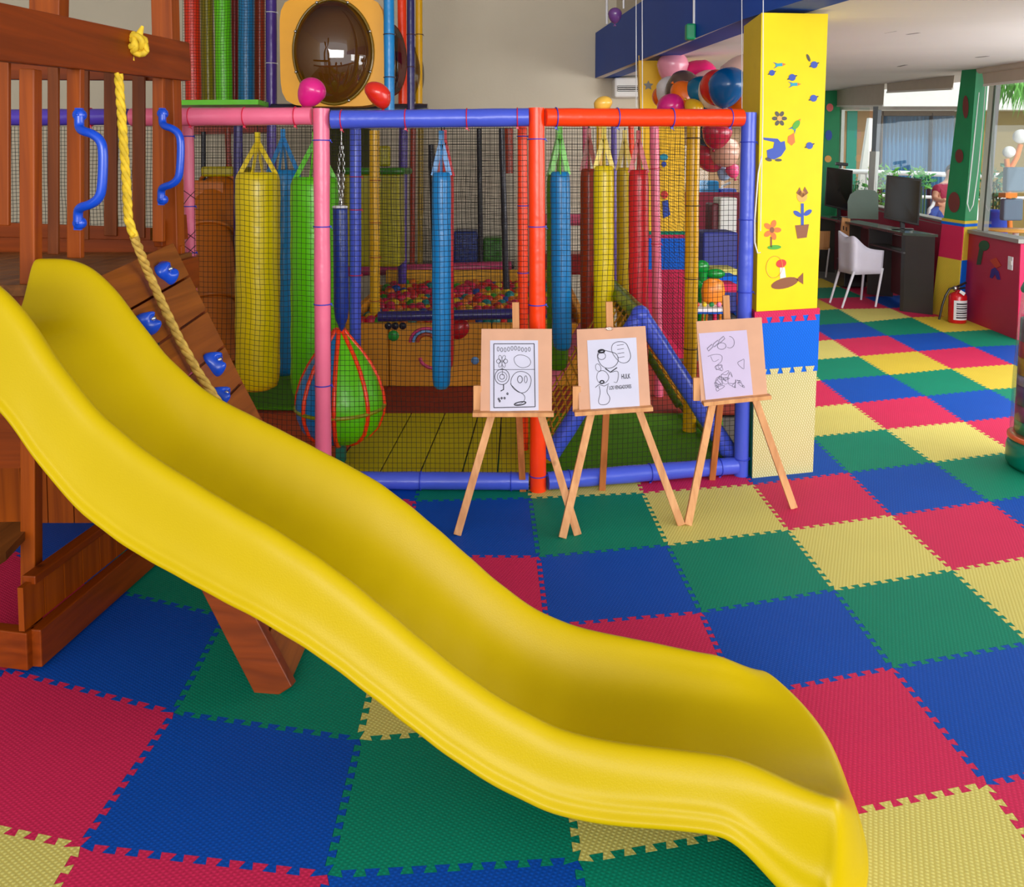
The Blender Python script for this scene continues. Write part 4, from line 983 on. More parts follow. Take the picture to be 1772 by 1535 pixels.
# foal shape and green patch
for k in range(5): sticker(ell(1336 + 9 * math.cos(k * 2 * pi / 5), 398 + 11 * math.sin(k * 2 * pi / 5), 7, 4.5, k * 2 * pi / 5), S_OR)
sticker(ell(1336, 398, 4, 5), S_BR, out=.003); sticker([(1333, 410), (1336, 410), (1336, 428), (1333, 428)], S_BR)
sticker(ell(1340, 428, 12, 4, -.05), S_GR)
sticker(ell(1358, 490, 24, 9, -.25), S_BR); sticker([(1378, 484), (1390, 472), (1390, 492)], S_BR); sticker(ell(1352, 456, 9, 7, -.3), S_RD); sticker([(1350, 463), (1358, 463), (1360, 480), (1350, 482)], WHITE)
q = [onface(a, b, .002) for a, b in ell(1340, 462, 14, 19, .15, 24)]; MB().tube(q, .0016, 5, closed=True).build('sticker', S_TN, P1)
# ---------------- second pillar behind the bunch of balloons
Y2 = 6.9
bl2 = at(1122, 620, Y2); br2 = at(1186, 620, Y2); tl2 = at(1105, 96, Y2); tr2 = at(1184, 96, Y2); bl2 = tl2 + (bl2 - tl2) * ((tl2.z - .02) / (tl2.z - bl2.z)); br2 = tr2 + (br2 - tr2) * ((tr2.z - .02) / (tr2.z - br2.z))
P2 = thing('pillar', tuple((bl2 + br2) / 2), 'second yellow pillar further back, silver star on it, behind the balloon bunch', 'pillar')
def band2(ya, yb, m, nm, out=0.0):
    ta = (tl2.z - at(1150, ya, Y2).z) / (tl2.z - bl2.z); tb_ = (tl2.z - at(1150, yb, Y2).z) / (tl2.z - bl2.z); ta = max(0, ta); tb_ = min(1, tb_)
    a = lerp(tl2, bl2, tb_); b = lerp(tr2, br2, tb_); c = lerp(tr2, br2, ta); d_ = lerp(tl2, bl2, ta); dv = V(.04, .35, 0); o = V(0, -out, 0)
    MB().hexa([a + o, b + o, b + dv, a + dv, d_ + o, c + o, c + dv, d_ + dv]).build(nm, m, P2)
band2(90, 400, mat('pillar_amber_paint', (240, 190, 10), rough=.5), 'shaft'); band2(400, 406, T_GREEN, 'green_pad', .012); band2(406, 412, T_RED, 'red_pad', .012); band2(412, 466, F_BLUE2, 'blue_pad', .012); band2(466, 620, T_RED, 'lower_pad', .012)
on2 = lambda a, b, o: at(a, b, Y2 - .004 - o)
st_ = []
for k in range(10):
    r = 9 if k % 2 == 0 else 4.5; t = -pi / 2 + k * pi / 5; st_.append((1122 + r * math.cos(t), 148 + r * math.sin(t)))
sticker(st_, mat('star_silver', (120, 124, 120), rough=.4), 'star_sticker', fn=on2, par=P2)
sticker(ell(1149, 272, 7, 6), S_CY, fn=on2, par=P2); sticker(ell(1149, 284, 4, 5), S_BL, fn=on2, par=P2)
sticker(ell(1150, 337, 6, 7), S_RD, fn=on2, par=P2); sticker([(1146, 348), (1156, 346), (1160, 372), (1148, 378)], S_BL, fn=on2, par=P2)
# ================================================================ EASELS
def easel(label, feet, apex, board, paper, back, mast, ledge, cleat, which, tilt=0.0):
    fL, fR = [foot(*p) for p in feet]; bk = foot(*back)
    yf = (fL.y + fR.y) / 2; ya = yf + .33
    root = thing('easel', tuple((fL + fR) / 2), label, 'easel', 'easels in front of the netted frame')
    A_ = at(*apex, ya); yb = yf + .13; yt = yf + .25
    for f in (fL, fR):
        MB().beam(f, A_ + V(0.01 if f is fR else -.01, -.005, 0), .036, .018, (0, 1, 0)).build('leg', EASEL, root, bevel=.002)
    MB().beam(bk, A_ + V(0, .03, -.05), .034, .02, (0, 1, 0)).build('back_leg', wood('beech_dark', (150, 84, 40), (190, 112, 62), 2), root, bevel=.002)
    (mx0, my0), (mx1, my1) = mast
    MB().beam(at(mx1, my1 + 40, ya - .035), at(mx0, my0, ya - .03), .034, .018, (0, 1, 0)).build('mast', EASEL, root, bevel=.002)
    TL, TR, BR_, BL_ = [at(*p, y) for p, y in zip(board, (yt, yt, yb, yb))]
    n = (TR - BL_).cross(TL - BR_).normalized()
    if n.y > 0: n = -n
    MB().poly([BL_, BR_, TR, TL], -n * .006).build('board', BOARD, root, bevel=.001)
    (lx0, ly0), (lx1, ly1) = ledge
    l0_ = at(lx0, ly0, yb - .012); l1_ = at(lx1, ly1, yb - .012)
    MB().beam(l0_, l1_, .045, .02).build('ledge', EASEL, root, bevel=.002)
    (cx0, cy0), (cx1, cy1) = cleat
    MB().poly([at(cx0, cy1, yb + .02), at(cx1, cy1, yb + .02), at(cx1, cy0, yb + .03), at(cx0, cy0, yb + .03)], (0, .018, 0)).build('side_cleat', EASEL, root, bevel=.002)
    # the sheet
    pp = [onplane(a, b, TL + n * .0012, n) for a, b in paper]     # TL TR BR BL
    sh = MB().poly([pp[3], pp[2], pp[1], pp[0]], n * .0006).build('drawing_sheet', PAPER, None)
    if which == 3: sh.data.materials[0] = mat('paper_lilac', (196, 182, 212), rough=.8)
    tag(sh, {1: 'white sheet with black framed line drawing taped on the first board', 2: 'white sheet with bold HULK lettering on the middle board', 3: 'lilac tinted sheet with faint drawing on the board by the pillar'}[which], 'drawing', 'drawings on the easels')
    sh['_w'] = (0, 0, 0)
    def uv(u, v, o=.0012):
        return lerp(lerp(pp[0], pp[1], u), lerp(pp[3], pp[2], u), v) + n * (o)
    return root, sh, uv, pp, n
def stroke(mb, uv, pts, w=.0009, closed=False):
    P_ = [uv(a, b) for a, b in pts]; mb.tube(P_, w, 4, closed=closed)
def smoothp(pts, it=2, closed=False):
    for _ in range(it):
        q = [] if closed else [pts[0]]; n = len(pts)
        for i in range(n if closed else n - 1):
            a = pts[i]; b = pts[(i + 1) % n]; q += [(a[0] * .75 + b[0] * .25, a[1] * .75 + b[1] * .25), (a[0] * .25 + b[0] * .75, a[1] * .25 + b[1] * .75)]
        if not closed: q.append(pts[-1])
        pts = q
    return pts
def oval(cx, cy, rx, ry, a0=0, a1=2 * pi, n=20, rot=0): 
    o = []
    for k in range(n + (0 if abs(a1 - a0 - 2 * pi) < .01 else 1)):
        t = a0 + (a1 - a0) * k / n; x = rx * math.cos(t); y = ry * math.sin(t); o.append((cx + x * math.cos(rot) - y * math.sin(rot), cy + x * math.sin(rot) + y * math.cos(rot)))
    return o
def text(body, uvf, u, v, w_, par, slant=0, nm='lettering'):
    c = bpy.data.curves.new('t', 'FONT'); c.body = body; c.size = 1; c.offset = .02
    o = bpy.data.objects.new('t', c); COL.objects.link(o); bpy.context.view_layer.update()
    dg = bpy.context.evaluated_depsgraph_get(); me = bpy.data.meshes.new_from_object(o.evaluated_get(dg)); COL.objects.unlink(o); bpy.data.objects.remove(o)
    xs = [q.co.x for q in me.vertices]; x0_, x1_ = min(xs), max(xs); k = w_ / (x1_ - x0_)
    A0 = uvf(u, v); ex = (uvf(u + .1, v) - A0); L1 = ex.length / .1; ex.normalize(); ey = (uvf(u, v) - uvf(u, v + .1)).normalized(); K = k * L1
    for q in me.vertices: p = A0 + ex * ((q.co.x - x0_) * K) + ey * (q.co.y * K * 1.9 + (q.co.x - x0_) * K * slant); q.co = p
    me.materials.append(INK); t = bpy.data.objects.new(nm, me); COL.objects.link(t); t.parent = par; t['_w'] = (0, 0, 0); return t
# first easel
e1r, sh, uv, pp, n = easel('left wooden easel holding the black framed drawing, in front of the orange post', [(791, 926), (1000, 926)], (892, 585), [(833, 569), (955, 569), (955, 712), (831, 712)], [(848, 589), (931, 589), (932, 710), (848, 712)], (905, 850), [(892, 523), (894, 600)], [(818, 716), (958, 716)], [(819, 668), (833, 712)], 1)
mb = MB(); 
for a, b in (((.08, .05), (.92, .05)), ((.92, .05), (.93, .95)), ((.93, .95), (.08, .95)), ((.08, .95), (.08, .05))): mb.tube([uv(*a), uv(*b)], .0019, 4)
mb.build('printed_border', INK, sh)
mb = MB()
for k in range(10):   # outlined title loops, too faint to read in the photo
    u = .17 + k * .072; stroke(mb, uv, oval(u, .125 + .012 * math.sin(k), .022, .03), .0011, True)
stroke(mb, uv, smoothp([(.5, .24), (.62, .2), (.8, .24), (.86, .32), (.8, .38), (.66, .4), (.55, .36), (.5, .3)], 2, True), .0011, True)      # cloud
for k in range(6): stroke(mb, uv, oval(.25 + .07 * math.cos(k * pi / 3), .3 + .05 * math.sin(k * pi / 3), .045, .03, rot=k * pi / 3), .0011, True)   # flower
stroke(mb, uv, [(.25, .36), (.26, .5)]); stroke(mb, uv, [(.08, .42), (.92, .42)], .0011)
stroke(mb, uv, oval(.25, .52, .15, .11), .0014, True); stroke(mb, uv, oval(.25, .52, .1, .07), .0011, True); stroke(mb, uv, oval(.25, .52, .05, .035), .0014, True)
stroke(mb, uv, smoothp([(.4, .62), (.5, .46), (.7, .44), (.86, .52), (.84, .66), (.72, .76), (.56, .74)], 2, True), .0013, True)
stroke(mb, uv, smoothp([(.42, .62), (.55, .72), (.72, .78), (.72, .86), (.6, .92), (.5, .9)], 2), .0013); stroke(mb, uv, oval(.62, .9, .12, .022, rot=-.1), .0024, True)
stroke(mb, uv, oval(.62, .56, .05, .05), .0015, True); stroke(mb, uv, oval(.74, .56, .03, .05), .0011, True); stroke(mb, uv, [(.28, .63), (.28, .7), (.22, .72)], .0024)
for a, b in ((.2, .86), (.24, .82), (.3, .82), (.36, .76), (.18, .83)): stroke(mb, uv, oval(a, b, .014, .012), .0018, True)
mb.build('ink_drawing', INK, sh)
# second easel
e2r, sh, uv, pp, n = easel('middle wooden easel with the HULK sheet, in front of the rope tunnel', [(973, 931), (1179, 909)], (1056, 585), [(998, 570), (1117, 564), (1126, 704), (1002, 713)], [(1016, 589), (1101, 584), (1107, 704), (1022, 711)], (1042, 848), [(1054, 522), (1057, 600)], [(994, 715), (1129, 706)], [(991, 669), (1005, 713)], 2)
text('HULK', uv, .66, .585, .18, sh); text('LOS VENGADORES', uv, .40, .725, .45, sh)
mb = MB()
stroke(mb, uv, smoothp([(.5, .08), (.62, .04), (.78, .06), (.84, .16), (.88, .28), (.8, .36), (.66, .36), (.56, .28), (.48, .18)], 2, True), .0014, True)    # rock shape
for k in range(4): stroke(mb, uv, [(.6, .1 + .06 * k), (.74, .09 + .06 * k)], .0011)
stroke(mb, uv, smoothp([(.18, .2), (.3, .15), (.44, .18), (.6, .22), (.62, .34), (.5, .42), (.34, .42), (.22, .34)], 2, True), .0016, True)
stroke(mb, uv, oval(.28, .24, .08, .05), .0012, True); stroke(mb, uv, oval(.28, .17, .06, .02), .004, True)
stroke(mb, uv, smoothp([(.14, .36), (.2, .34), (.26, .4), (.24, .46), (.15, .44)], 2, True), .0011, True); stroke(mb, uv, [(.34, .42), (.44, .48), (.58, .42)], .0028)
stroke(mb, uv, smoothp([(.18, .46), (.32, .44), (.42, .54), (.36, .62), (.22, .64), (.15, .56)], 2, True), .0012, True); stroke(mb, uv, smoothp([(.46, .48), (.6, .46), (.6, .56), (.56, .64), (.5, .62)], 2), .0012)
stroke(mb, uv, smoothp([(.2, .66), (.22, .76), (.16, .88), (.2, .93), (.36, .93), (.42, .84), (.34, .76), (.38, .66)], 2), .0012); stroke(mb, uv, oval(.26, .61, .04, .02), .003, True); stroke(mb, uv, [(.12, .68), (.2, .64), (.3, .67), (.4, .64)], .0014)
mb.build('ink_drawing', INK, sh)
MB().ball(tuple(at(1054, 569, (foot(973, 931).y + foot(1179, 909).y) / 2 + .24)), .012, 10, 6, (1.8, .2, .8)).build('tape', glass('clear_tape', (.95, .93, .9), .2), e2r)
# third easel
e3r, sh, uv, pp, n = easel('right wooden easel with a faint drawing, standing next to the yellow pillar', [(1190, 909), (1374, 880)], (1261, 572), [(1205, 556), (1318, 549), (1328, 683), (1213, 696)], [(1209, 577), (1292, 571), (1303, 683), (1221, 692)], (1232, 830), [(1256, 511), (1261, 590)], [(1216, 698), (1333, 686)], [(1200, 654), (1212, 694)], 3)
mb = MB()
for k in range(3):
    u = .2 + k * .13; v = .2 - k * .055; stroke(mb, uv, [(u - .055, v + .04), (u + .05, v - .02), (u + .07, v + .02), (u - .035, v + .08)], .002, True)
stroke(mb, uv, oval(.62, .17, .1, .09, -1.5, 2.2), .0013); stroke(mb, uv, oval(.45, .22, .09, .05), .0013, True)
stroke(mb, uv, smoothp([(.14, .36), (.3, .33), (.45, .36), (.42, .46), (.3, .5), (.4, .6)], 2), .0011); stroke(mb, uv, smoothp([(.2, .36), (.24, .46), (.36, .42)], 2), .0011)
for k in range(16):
    rr_ = random.Random(k); cx_ = .2 + .6 * rr_.random(); cy_ = .52 + .36 * rr_.random(); stroke(mb, uv, smoothp([(cx_ + .12 * rr_.uniform(-1, 1), cy_ + .09 * rr_.uniform(-1, 1)) for _ in range(5)], 2, True), .0011, True)
mb.build('pencil_drawing', INKL, sh)
# ================================================================ FAR RIGHT BAY
# low magenta wall at the right edge
wa = foot(1759, 588); wb = foot(1640, 541); wt_a = at(1764, 421, wa.y); wt_b = at(1676, 401, foot(1667, 552).y)
dd = (V(wb.x, wb.y, 0) - V(wa.x, wa.y, 0)).normalized(); ot = V(dd.y, -dd.x, 0)
if ot.x < 0: ot = -ot
def wallseg(name, a, b, za, zb, m, thick=.14, z0=0): 
    t = ot * thick
    return MB().hexa([V(a.x, a.y, z0), V(a.x, a.y, z0) + t, V(b.x, b.y, z0) + t, V(b.x, b.y, z0), V(a.x, a.y, za), V(a.x, a.y, za) + t, V(b.x, b.y, zb) + t, V(b.x, b.y, zb)]).build(name, m)
zs1 = wt_a.z; zs2 = wt_b.z
struct(wallseg('wall_right', wa, wb, zs1, zs2, MAG))
struct(MB().hexa([V(wa.x, wa.y, zs1), V(wa.x, wa.y, zs1) + ot * 2.6, V(wa.x, wa.y, zs1) + ot * 2.6 + V(0, .06, 0), V(wa.x, wa.y, zs1) + V(0, .06, 0)] and [V(wa.x - .03, wa.y - .02, zs1), V(wa.x - .03, wa.y - .02, zs1) + ot * .2, V(wb.x - .03, wb.y, zs2) + ot * .2, V(wb.x - .03, wb.y, zs2),
     V(wa.x - .03, wa.y - .02, zs1 + .04), V(wa.x - .03, wa.y - .02, zs1 + .04) + ot * .2, V(wb.x - .03, wb.y, zs2 + .04) + ot * .2, V(wb.x - .03, wb.y, zs2 + .04)]).build('trim_sill', mat('aluminium_sill', (150, 146, 140), rough=.4, metal=.3)))
MB().box((wa.x - .005, wa.y - .02, 0.016), (wa.x + .16, wa.y - .003, zs1 - .01)).build('trim_1', mat('magenta_edge', (214, 24, 84), rough=.4))['kind'] = 'structure'
onw = lambda a, b, o=0: onplane(a, b, wa - ot * (.004 + o), ot)
sw = thing('light_switch', tuple(onw(1749, 454)), 'white light switch on the magenta low wall', 'switch')
MB().poly([onw(1745, 466), onw(1753, 468), onw(1754, 445), onw(1746, 443)], -ot * .01).build('plate', WHITE, sw, bevel=.002); MB().poly([onw(1747, 458, .01), onw(1751, 459, .01), onw(1751, 452, .01), onw(1747, 451, .01)], -ot * .006).build('rocker', CREAMW, sw)
def wdecal(parts, label):
    root = thing('wall_decal', tuple(onw(*parts[0][0][0])), label, 'decal')
    for pts, m in parts: MB().poly([onw(a, b) for a, b in pts], -ot * .003).build('cutout', m, root)
wdecal([(ell(1703, 425, 9, 9), mat('decal_green', (20, 84, 50), rough=.6)), ([(1695, 430), (1702, 432), (1697, 458), (1690, 458)], mat('decal_green2', (34, 70, 48), rough=.6))], 'dark green painted cutout on the magenta wall, nearer the green pillar')
wdecal([([(1713, 450), (1724, 446), (1733, 460), (1724, 464)], mat('decal_orange', (196, 60, 30), rough=.6)), ([(1716, 466), (1722, 463), (1728, 470), (1731, 484), (1726, 484), (1722, 474), (1717, 482), (1713, 480)], mat('decal_blue', (50, 30, 130), rough=.6))], 'orange and blue painted cutout on the magenta wall below the switch')
# green corner pillar
c1 = foot(1613, 542); c2 = foot(1656, 553); c3 = foot(1677, 549)
nQ = (c2 - c1).cross(V(0, 0, 1)).normalized(); t1_ = onplane(1665, 116, c1, nQ); t2_ = onplane(1690, 118, c1, nQ); c4 = c1 + (c3 - c2); t3_ = t2_ + (c3 - c2); t4_ = t1_ + (t3_ - t2_)
P3 = thing('pillar', tuple(c2), 'green corner pillar with red, yellow and blue foam pads near the extinguisher', 'pillar')
def hz(py): q = at(1660, py, c2.y); return (q.z - c2.z) / (t2_.z - c2.z)
def band3(fa, fb, m, nm, sides=None, out=0):
    lo = [lerp(a, b, fa) for a, b in ((c1, t1_), (c2, t2_), (c3, t3_), (c4, t4_))]; hi = [lerp(a, b, fb) for a, b in ((c1, t1_), (c2, t2_), (c3, t3_), (c4, t4_))]
    if sides is None:
        cen = sum(lo, V(0, 0, 0)) / 4
        ex = lambda L: [q + (V(q.x, q.y, 0) - V(cen.x, cen.y, 0)).normalized() * out for q in L]
        MB().hexa(ex(lo) + ex(hi)).build(nm, m, P3)
    else:
        i, j = sides; nrm_ = (lo[j] - lo[i]).cross(V(0, 0, 1)).normalized()
        if nrm_.y > 0: nrm_ = -nrm_
        e = nrm_ * out; MB().hexa([lo[i] + e, lo[j] + e, lo[j], lo[i], hi[i] + e, hi[j] + e, hi[j], hi[i]]).build(nm, m, P3)
hA, hB, hC = hz(450), hz(392), hz(382)
band3(0, 1, GCOL, 'shaft'); band3(0, hA, T_YEL, 'yellow_pad', (0, 1), .012); band3(hA, hB, T_RED, 'red_pad', (0, 1), .012); band3(0, hA, F_BLUE2, 'blue_pad', (1, 2), .012); band3(hA, hB, T_YEL, 'yellow_pad', (1, 2), .012)
band3(hB, (hB + hC) / 2, F_BLUE2, 'edge_pad', None, .02); band3((hB + hC) / 2, hC, T_YEL, 'edge_pad', None, .018)
n3 = (c2 - c1).cross(t1_ - c1).normalized(); on3 = lambda a, b, o: onplane(a, b, c1 + (n3 if n3.y < 0 else -n3) * .006, n3)
mdk = mat('decal_maroon', (110, 44, 40), rough=.6)
for pts in (ell(1671, 185, 5, 20), ell(1660, 270, 7, 12), ell(1651, 350, 10, 18)): sticker(pts, mdk, 'decal', fn=on3, par=P3)
q = [at(a, b, c3.y - .25) for a, b in ((1706, 140), (1700, 220), (1692, 300), (1684, 355), (1678, 366), (1674, 352), (1684, 260), (1694, 160))]
tag(MB().tube(q, .006, 5).build('blind_cord', WHITE), 'white looped blind cord hanging in front of the green corner pillar', 'cord')
# window wall sections
def wy(px, pa, pb):   # depth of pixel column px on plan line pa-pb
    k = (px - CX) / F; d_ = pb - pa
    t = (k * pa.y - pa.x) / (d_.x - k * d_.y) if abs(d_.x - k * d_.y) > 1e-6 else 0
    return pa.y + d_.y * t
wc = V(5.6, 10.1, 0); wd_ = V((1430 - CX) / F * 14.8, 14.8, 0)
W2 = lambda px, py: at(px, py, wy(px, wc, wd_))
def wquad(name, px, m, th_=.06, kind=True, parent=None):
    p = [W2(a, b) for a, b in px]; dv = V(.8, .3, 0).normalized() * th_
    o = MB().poly(p, dv).build(name, m, parent); 
    if kind: o['kind'] = 'structure'
    return o
wquad('wall_window_low', [(1425, 520), (1662, 560), (1662, 392), (1425, 340)], MAG, .14)
wquad('trim_sill_2', [(1425, 346), (1662, 396), (1662, 388), (1425, 338)], MATS['aluminium_sill'], .2)
wquad('wall_window_top', [(1425, 150), (1672, 128), (1680, 60), (1425, 90)], CEIL, .14)
w1 = bpy.data.objects.new('window_1', None); COL.objects.link(w1); w1['kind'] = 'structure'; w1['_w'] = (0, 0, 0)
def wframe(pts, nm='window_frame', parent=w1, m=CREAMW): return wquad(nm, pts, m, .07, False, parent)
wframe([(1446, 352), (1452, 353), (1458, 140), (1451, 140)]); wframe([(1452, 190), (1660, 190), (1660, 184), (1452, 184)]); wframe([(1500, 358), (1510, 360), (1516, 262), (1505, 262)]); wframe([(1508, 262), (1515, 262), (1520, 183), (1511, 183)], m=mat('frame_grey', (120, 124, 136), rough=.5))
wquad('window_pane', [(1452, 352), (1500, 360), (1505, 186), (1456, 186)], glass('window_glass', (.95, .98, .98), .02), .006, False, w1)
wquad('window_pane', [(1512, 362), (1655, 390), (1662, 150), (1520, 155)], MATS['window_glass'], .006, False, w1)
# right window above the magenta wall
w2_ = bpy.data.objects.new('window_2', None); COL.objects.link(w2_); w2_['kind'] = 'structure'; w2_['_w'] = (0, 0, 0)
def W3(px, py): return onplane(px, py, wa + ot * .06, ot)
def w3quad(nm, pts, m, th_, par):
    return MB().poly([W3(a, b) for a, b in pts], ot * th_).build(nm, m, par)
w3quad('window_frame', [(1690, 408), (1698, 410), (1722, 120), (1714, 120)], CREAMW, .06, w2_); w3quad('window_frame', [(1698, 410), (1701, 411), (1726, 120), (1722, 120)], mat('frame_dark', (120, 116, 116), rough=.5), .05, w2_)
w3quad('window_pane', [(1698, 410), (1900, 455), (1900, 90), (1722, 120)], MATS['window_glass'], .006, w2_)
struct(MB().poly([W3(1708, 118), W3(1900, 92), W3(1900, -40), W3(1708, -40)], ot * .1).build('wall_right_top', CEIL))
# roller blinds
def blind(pts, tube, fn, label, m=GREY):
    root = thing('roller_blind', tuple(fn(*pts[0])), label, 'blind', 'grey roller blinds at the windows')
    off = V(-.1, -.03, 0)
    p = [fn(a, b) + off for a, b in pts]; MB().poly(p, V(.006, .002, 0)).build('fabric', m, root)
    a, b = [fn(*q) + off for q in tube]; MB().tube([a, b], .045, 12).build('roller', m, root); MB().beam(p[0], p[1], .02, .025).build('hem_bar', CREAMW, root)
    return root
blind([(1449, 184), (1538, 183), (1541, 140), (1448, 150)], [(1446, 150), (1541, 138)], W2, 'grey roller blind half lowered over the far left window bay')
blind([(1545, 160), (1660, 154), (1664, 128), (1545, 138)], [(1545, 138), (1664, 124)], W2, 'grey roller blind nearly rolled up beside the green corner pillar')
blind([(1716, 148), (1830, 136), (1830, 104), (1712, 120)], [(1710, 121), (1830, 104)], W3, 'grey roller blind over the window with the round garden lamps')
# far green column at the corner
Yc = 14.0
P4 = thing('pillar', tuple(at(1436, 500, Yc)), 'narrow green pillar seen between the yellow pillar and the far window', 'pillar')
a0 = at(1400, 500, Yc); a1 = at(1446, 500, Yc); b0_ = at(1404, 130, Yc); b1_ = at(1455, 130, Yc)
MB().hexa([V(a0.x, Yc, .02), V(a1.x, Yc, .02), V(a1.x, Yc + .35, .02), V(a0.x, Yc + .35, .02), V(b0_.x, Yc, 3.2), V(b1_.x, Yc, 3.2), V(b1_.x, Yc + .35, 3.2), V(b0_.x, Yc + .35, 3.2)]).build('shaft', GCOL, P4)
onc = lambda a, b, o: at(a, b, Yc - .005 - o)
sticker(ell(1436, 186, 6, 7), mat('decal_pink', (230, 110, 110), rough=.6), 'decal', fn=onc, par=P4); sticker(ell(1434, 234, 6, 9), S_BL, 'decal', fn=onc, par=P4); sticker(ell(1433, 275, 6, 6), S_TN, 'decal', fn=onc, par=P4)
# rear wall of the bay, between the pillars
struct(MB().box((1.45, 14.9, 0), (5.75, 15.0, 1.3)).build('wall_rear_low', MAG)); struct(MB().box((1.45, 14.9, 2.5), (5.75, 15.0, 3.4)).build('wall_rear_top', CEIL))
struct(MB().box((1.45, 14.94, 1.3), (5.7, 14.95, 2.5)).build('window_3', MATS['window_glass'])); 
# ---- desk with screens
zd = at(1567, 403, foot(1563, 539).y).z
dk = thing('computer_desk', tuple(foot(1563, 539)), 'long dark computer desk along the window wall', 'desk')
f_a = foot(1563, 539); f_b = foot(1614, 545)
MB().hexa([f_a, f_b, f_b + V(-.02, .05, 0), f_a + V(-.02, .05, 0), V(f_a.x, f_a.y, zd - .03), V(f_b.x, f_b.y, zd - .03), V(f_b.x - .02, f_b.y + .05, zd - .03), V(f_a.x - .02, f_a.y + .05, zd - .03)]).build('end_panel', DESK, dk)
tq = [zp(1564, 404, zd), zp(1628, 405, zd), zp(1522, 378, zd), zp(1410, 369, zd)]
far_l = zp(1410, 372, zd); dkdir = (V(far_l.x, far_l.y, 0) - V(f_a.x, f_a.y, 0)).normalized()
wv_ = V(f_b.x - f_a.x, f_b.y - f_a.y, 0); e_l = V(f_a.x, f_a.y, zd) + dkdir * 3.9
topm = MB().hexa([V(f_a.x, f_a.y, zd - .03) - wv_.normalized() * .03, V(f_b.x, f_b.y, zd - .03) + wv_.normalized() * .03, e_l + wv_ - V(0, 0, .03), e_l - V(0, 0, .03) - wv_.normalized() * .03, V(f_a.x, f_a.y, zd) - wv_.normalized() * .03, V(f_b.x, f_b.y, zd) + wv_.normalized() * .03, e_l + wv_, e_l - wv_.normalized() * .03])
topm.build('worktop', mat('desk_top', (72, 84, 78), rough=.12, var=.1), dk)
for k, (t, nm) in enumerate(((1.25, 'divider_panel'), (2.5, 'divider_panel'), (3.8, 'far_panel'))):
    a = V(f_a.x, f_a.y, 0) + dkdir * t; MB().hexa([V(a.x, a.y, .03), V(a.x, a.y, .03) + wv_, V(a.x, a.y, .03) + wv_ + dkdir * .04, V(a.x, a.y, .03) + dkdir * .04, V(a.x, a.y, zd - .03), V(a.x, a.y, zd - .03) + wv_, V(a.x, a.y, zd - .03) + wv_ + dkdir * .04, V(a.x, a.y, zd - .03) + dkdir * .04]).build(nm, DESK, dk)
a = V(f_a.x, f_a.y, zd - .24) + wv_ * .3 + dkdir * .06; MB().beam(a, a + dkdir * 1.15, wv_.length * .6, .02).build('shelf', DESK, dk)
a = V(f_a.x, f_a.y, zd * .5) + wv_ * .95 + dkdir * .06; MB().beam(a, a + dkdir * 3.7, .02, zd * .8).build('back_panel', mat('desk_back', (96, 34, 44), rough=.5), dk)
def monitor(quad, Y, base, label):
    root = thing('monitor', tuple(at(*base, Y)), label, 'monitor', 'monitors on the dark desk')
    ys = [Y, Y - .0, Y - .05, Y - .05]
    p = [at(a, b, Y + dy) for (a, b), dy in zip(quad, (0.10, -.10, -.10, .10))]   # TL TR BR BL
    MB().poly([p[3], p[2], p[1], p[0]], V(.02, .06, 0)).build('case', BLACK, root, bevel=.006)
    c = sum(p, V(0, 0, 0)) / 4; q = [c + (v - c) * .9 - V(.004, .006, 0) for v in p]; MB().poly([q[3], q[2], q[1], q[0]], V(.003, .003, 0)).build('screen', mat('screen_glass', (30, 30, 30), rough=.1), root)
    m_ = at(*base, Y); m_ = V(m_.x, m_.y, zd + .0); bt_ = (p[2] + p[3]) / 2
    MB().beam(m_, V(m_.x, m_.y + .03, bt_.z + .05), .05, .03, (0, 1, 0)).build('neck', BLACK, root); MB().lathe([(0, 0), (.14, 0), (.13, .012), (0, .014)], m_, (0, 0, 1), 24, 1.0, .7).build('base', BLACK, root)
    return root
yb1 = zp(1562, 397, zd).y; yb2 = zp(1452, 376, zd).y
monitor([(1535, 303), (1595, 310), (1590, 391), (1530, 378)], yb1, (1562, 397), 'larger black monitor near the desk end, closer to the green pillar')
monitor([(1431, 289), (1476, 295), (1474, 367), (1427, 356)], yb2, (1452, 376), 'black monitor with a webcam on top, beside the yellow pillar')
wcam = thing('webcam', tuple(at(1456, 285, yb2)), 'small black camera sitting on the monitor by the yellow pillar', 'camera')
MB().beam(at(1446, 283, yb2 + .02), at(1467, 285, yb2 + .02), .05, .05).build('body', BLACK, wcam, bevel=.01); MB().beam(at(1454, 291, yb2 + .02), at(1455, 285, yb2 + .02), .03, .02, (0, 1, 0)).build('clip', BLACK, wcam)
q = [(1467, 378), (1467, 350), (1472, 336), (1482, 329), (1500, 328), (1514, 330), (1520, 336), (1520, 380)]
yy = zp(1495, 380, zd).y
tag(MB().poly([at(a, b, yy) for a, b in q[::-1]], V(0, .012, 0)).build('desk_screen', mat('frosted_panel', (112, 128, 116), rough=.25)), 'frosted grey-green round-topped divider standing on the desk', 'divider')
YR_ = wy(1462, V(f_a.x, f_a.y, 0), V(f_a.x, f_a.y, 0) + dkdir * 3) - .12
wh = thing('wooden_rack', tuple(at(1463, 404, YR_)), 'small pale wooden rack with two slots at the desk edge', 'rack')
MB().poly([at(a, b, YR_) for a, b in ((1453, 410), (1469, 412), (1471, 379), (1457, 376))], V(.03, .06, 0)).build('front_board', EASEL, wh, bevel=.004)
for a_, b_ in ((1459, 394), (1464, 396)): MB().poly([at(a, b, YR_ - .006) for a, b in ((a_, b_ + 4), (a_ + 1.6, b_ + 4), (a_ + 1.6, b_ - 3), (a_, b_ - 3))], V(0, .004, 0)).build('slot', BLACK, wh)
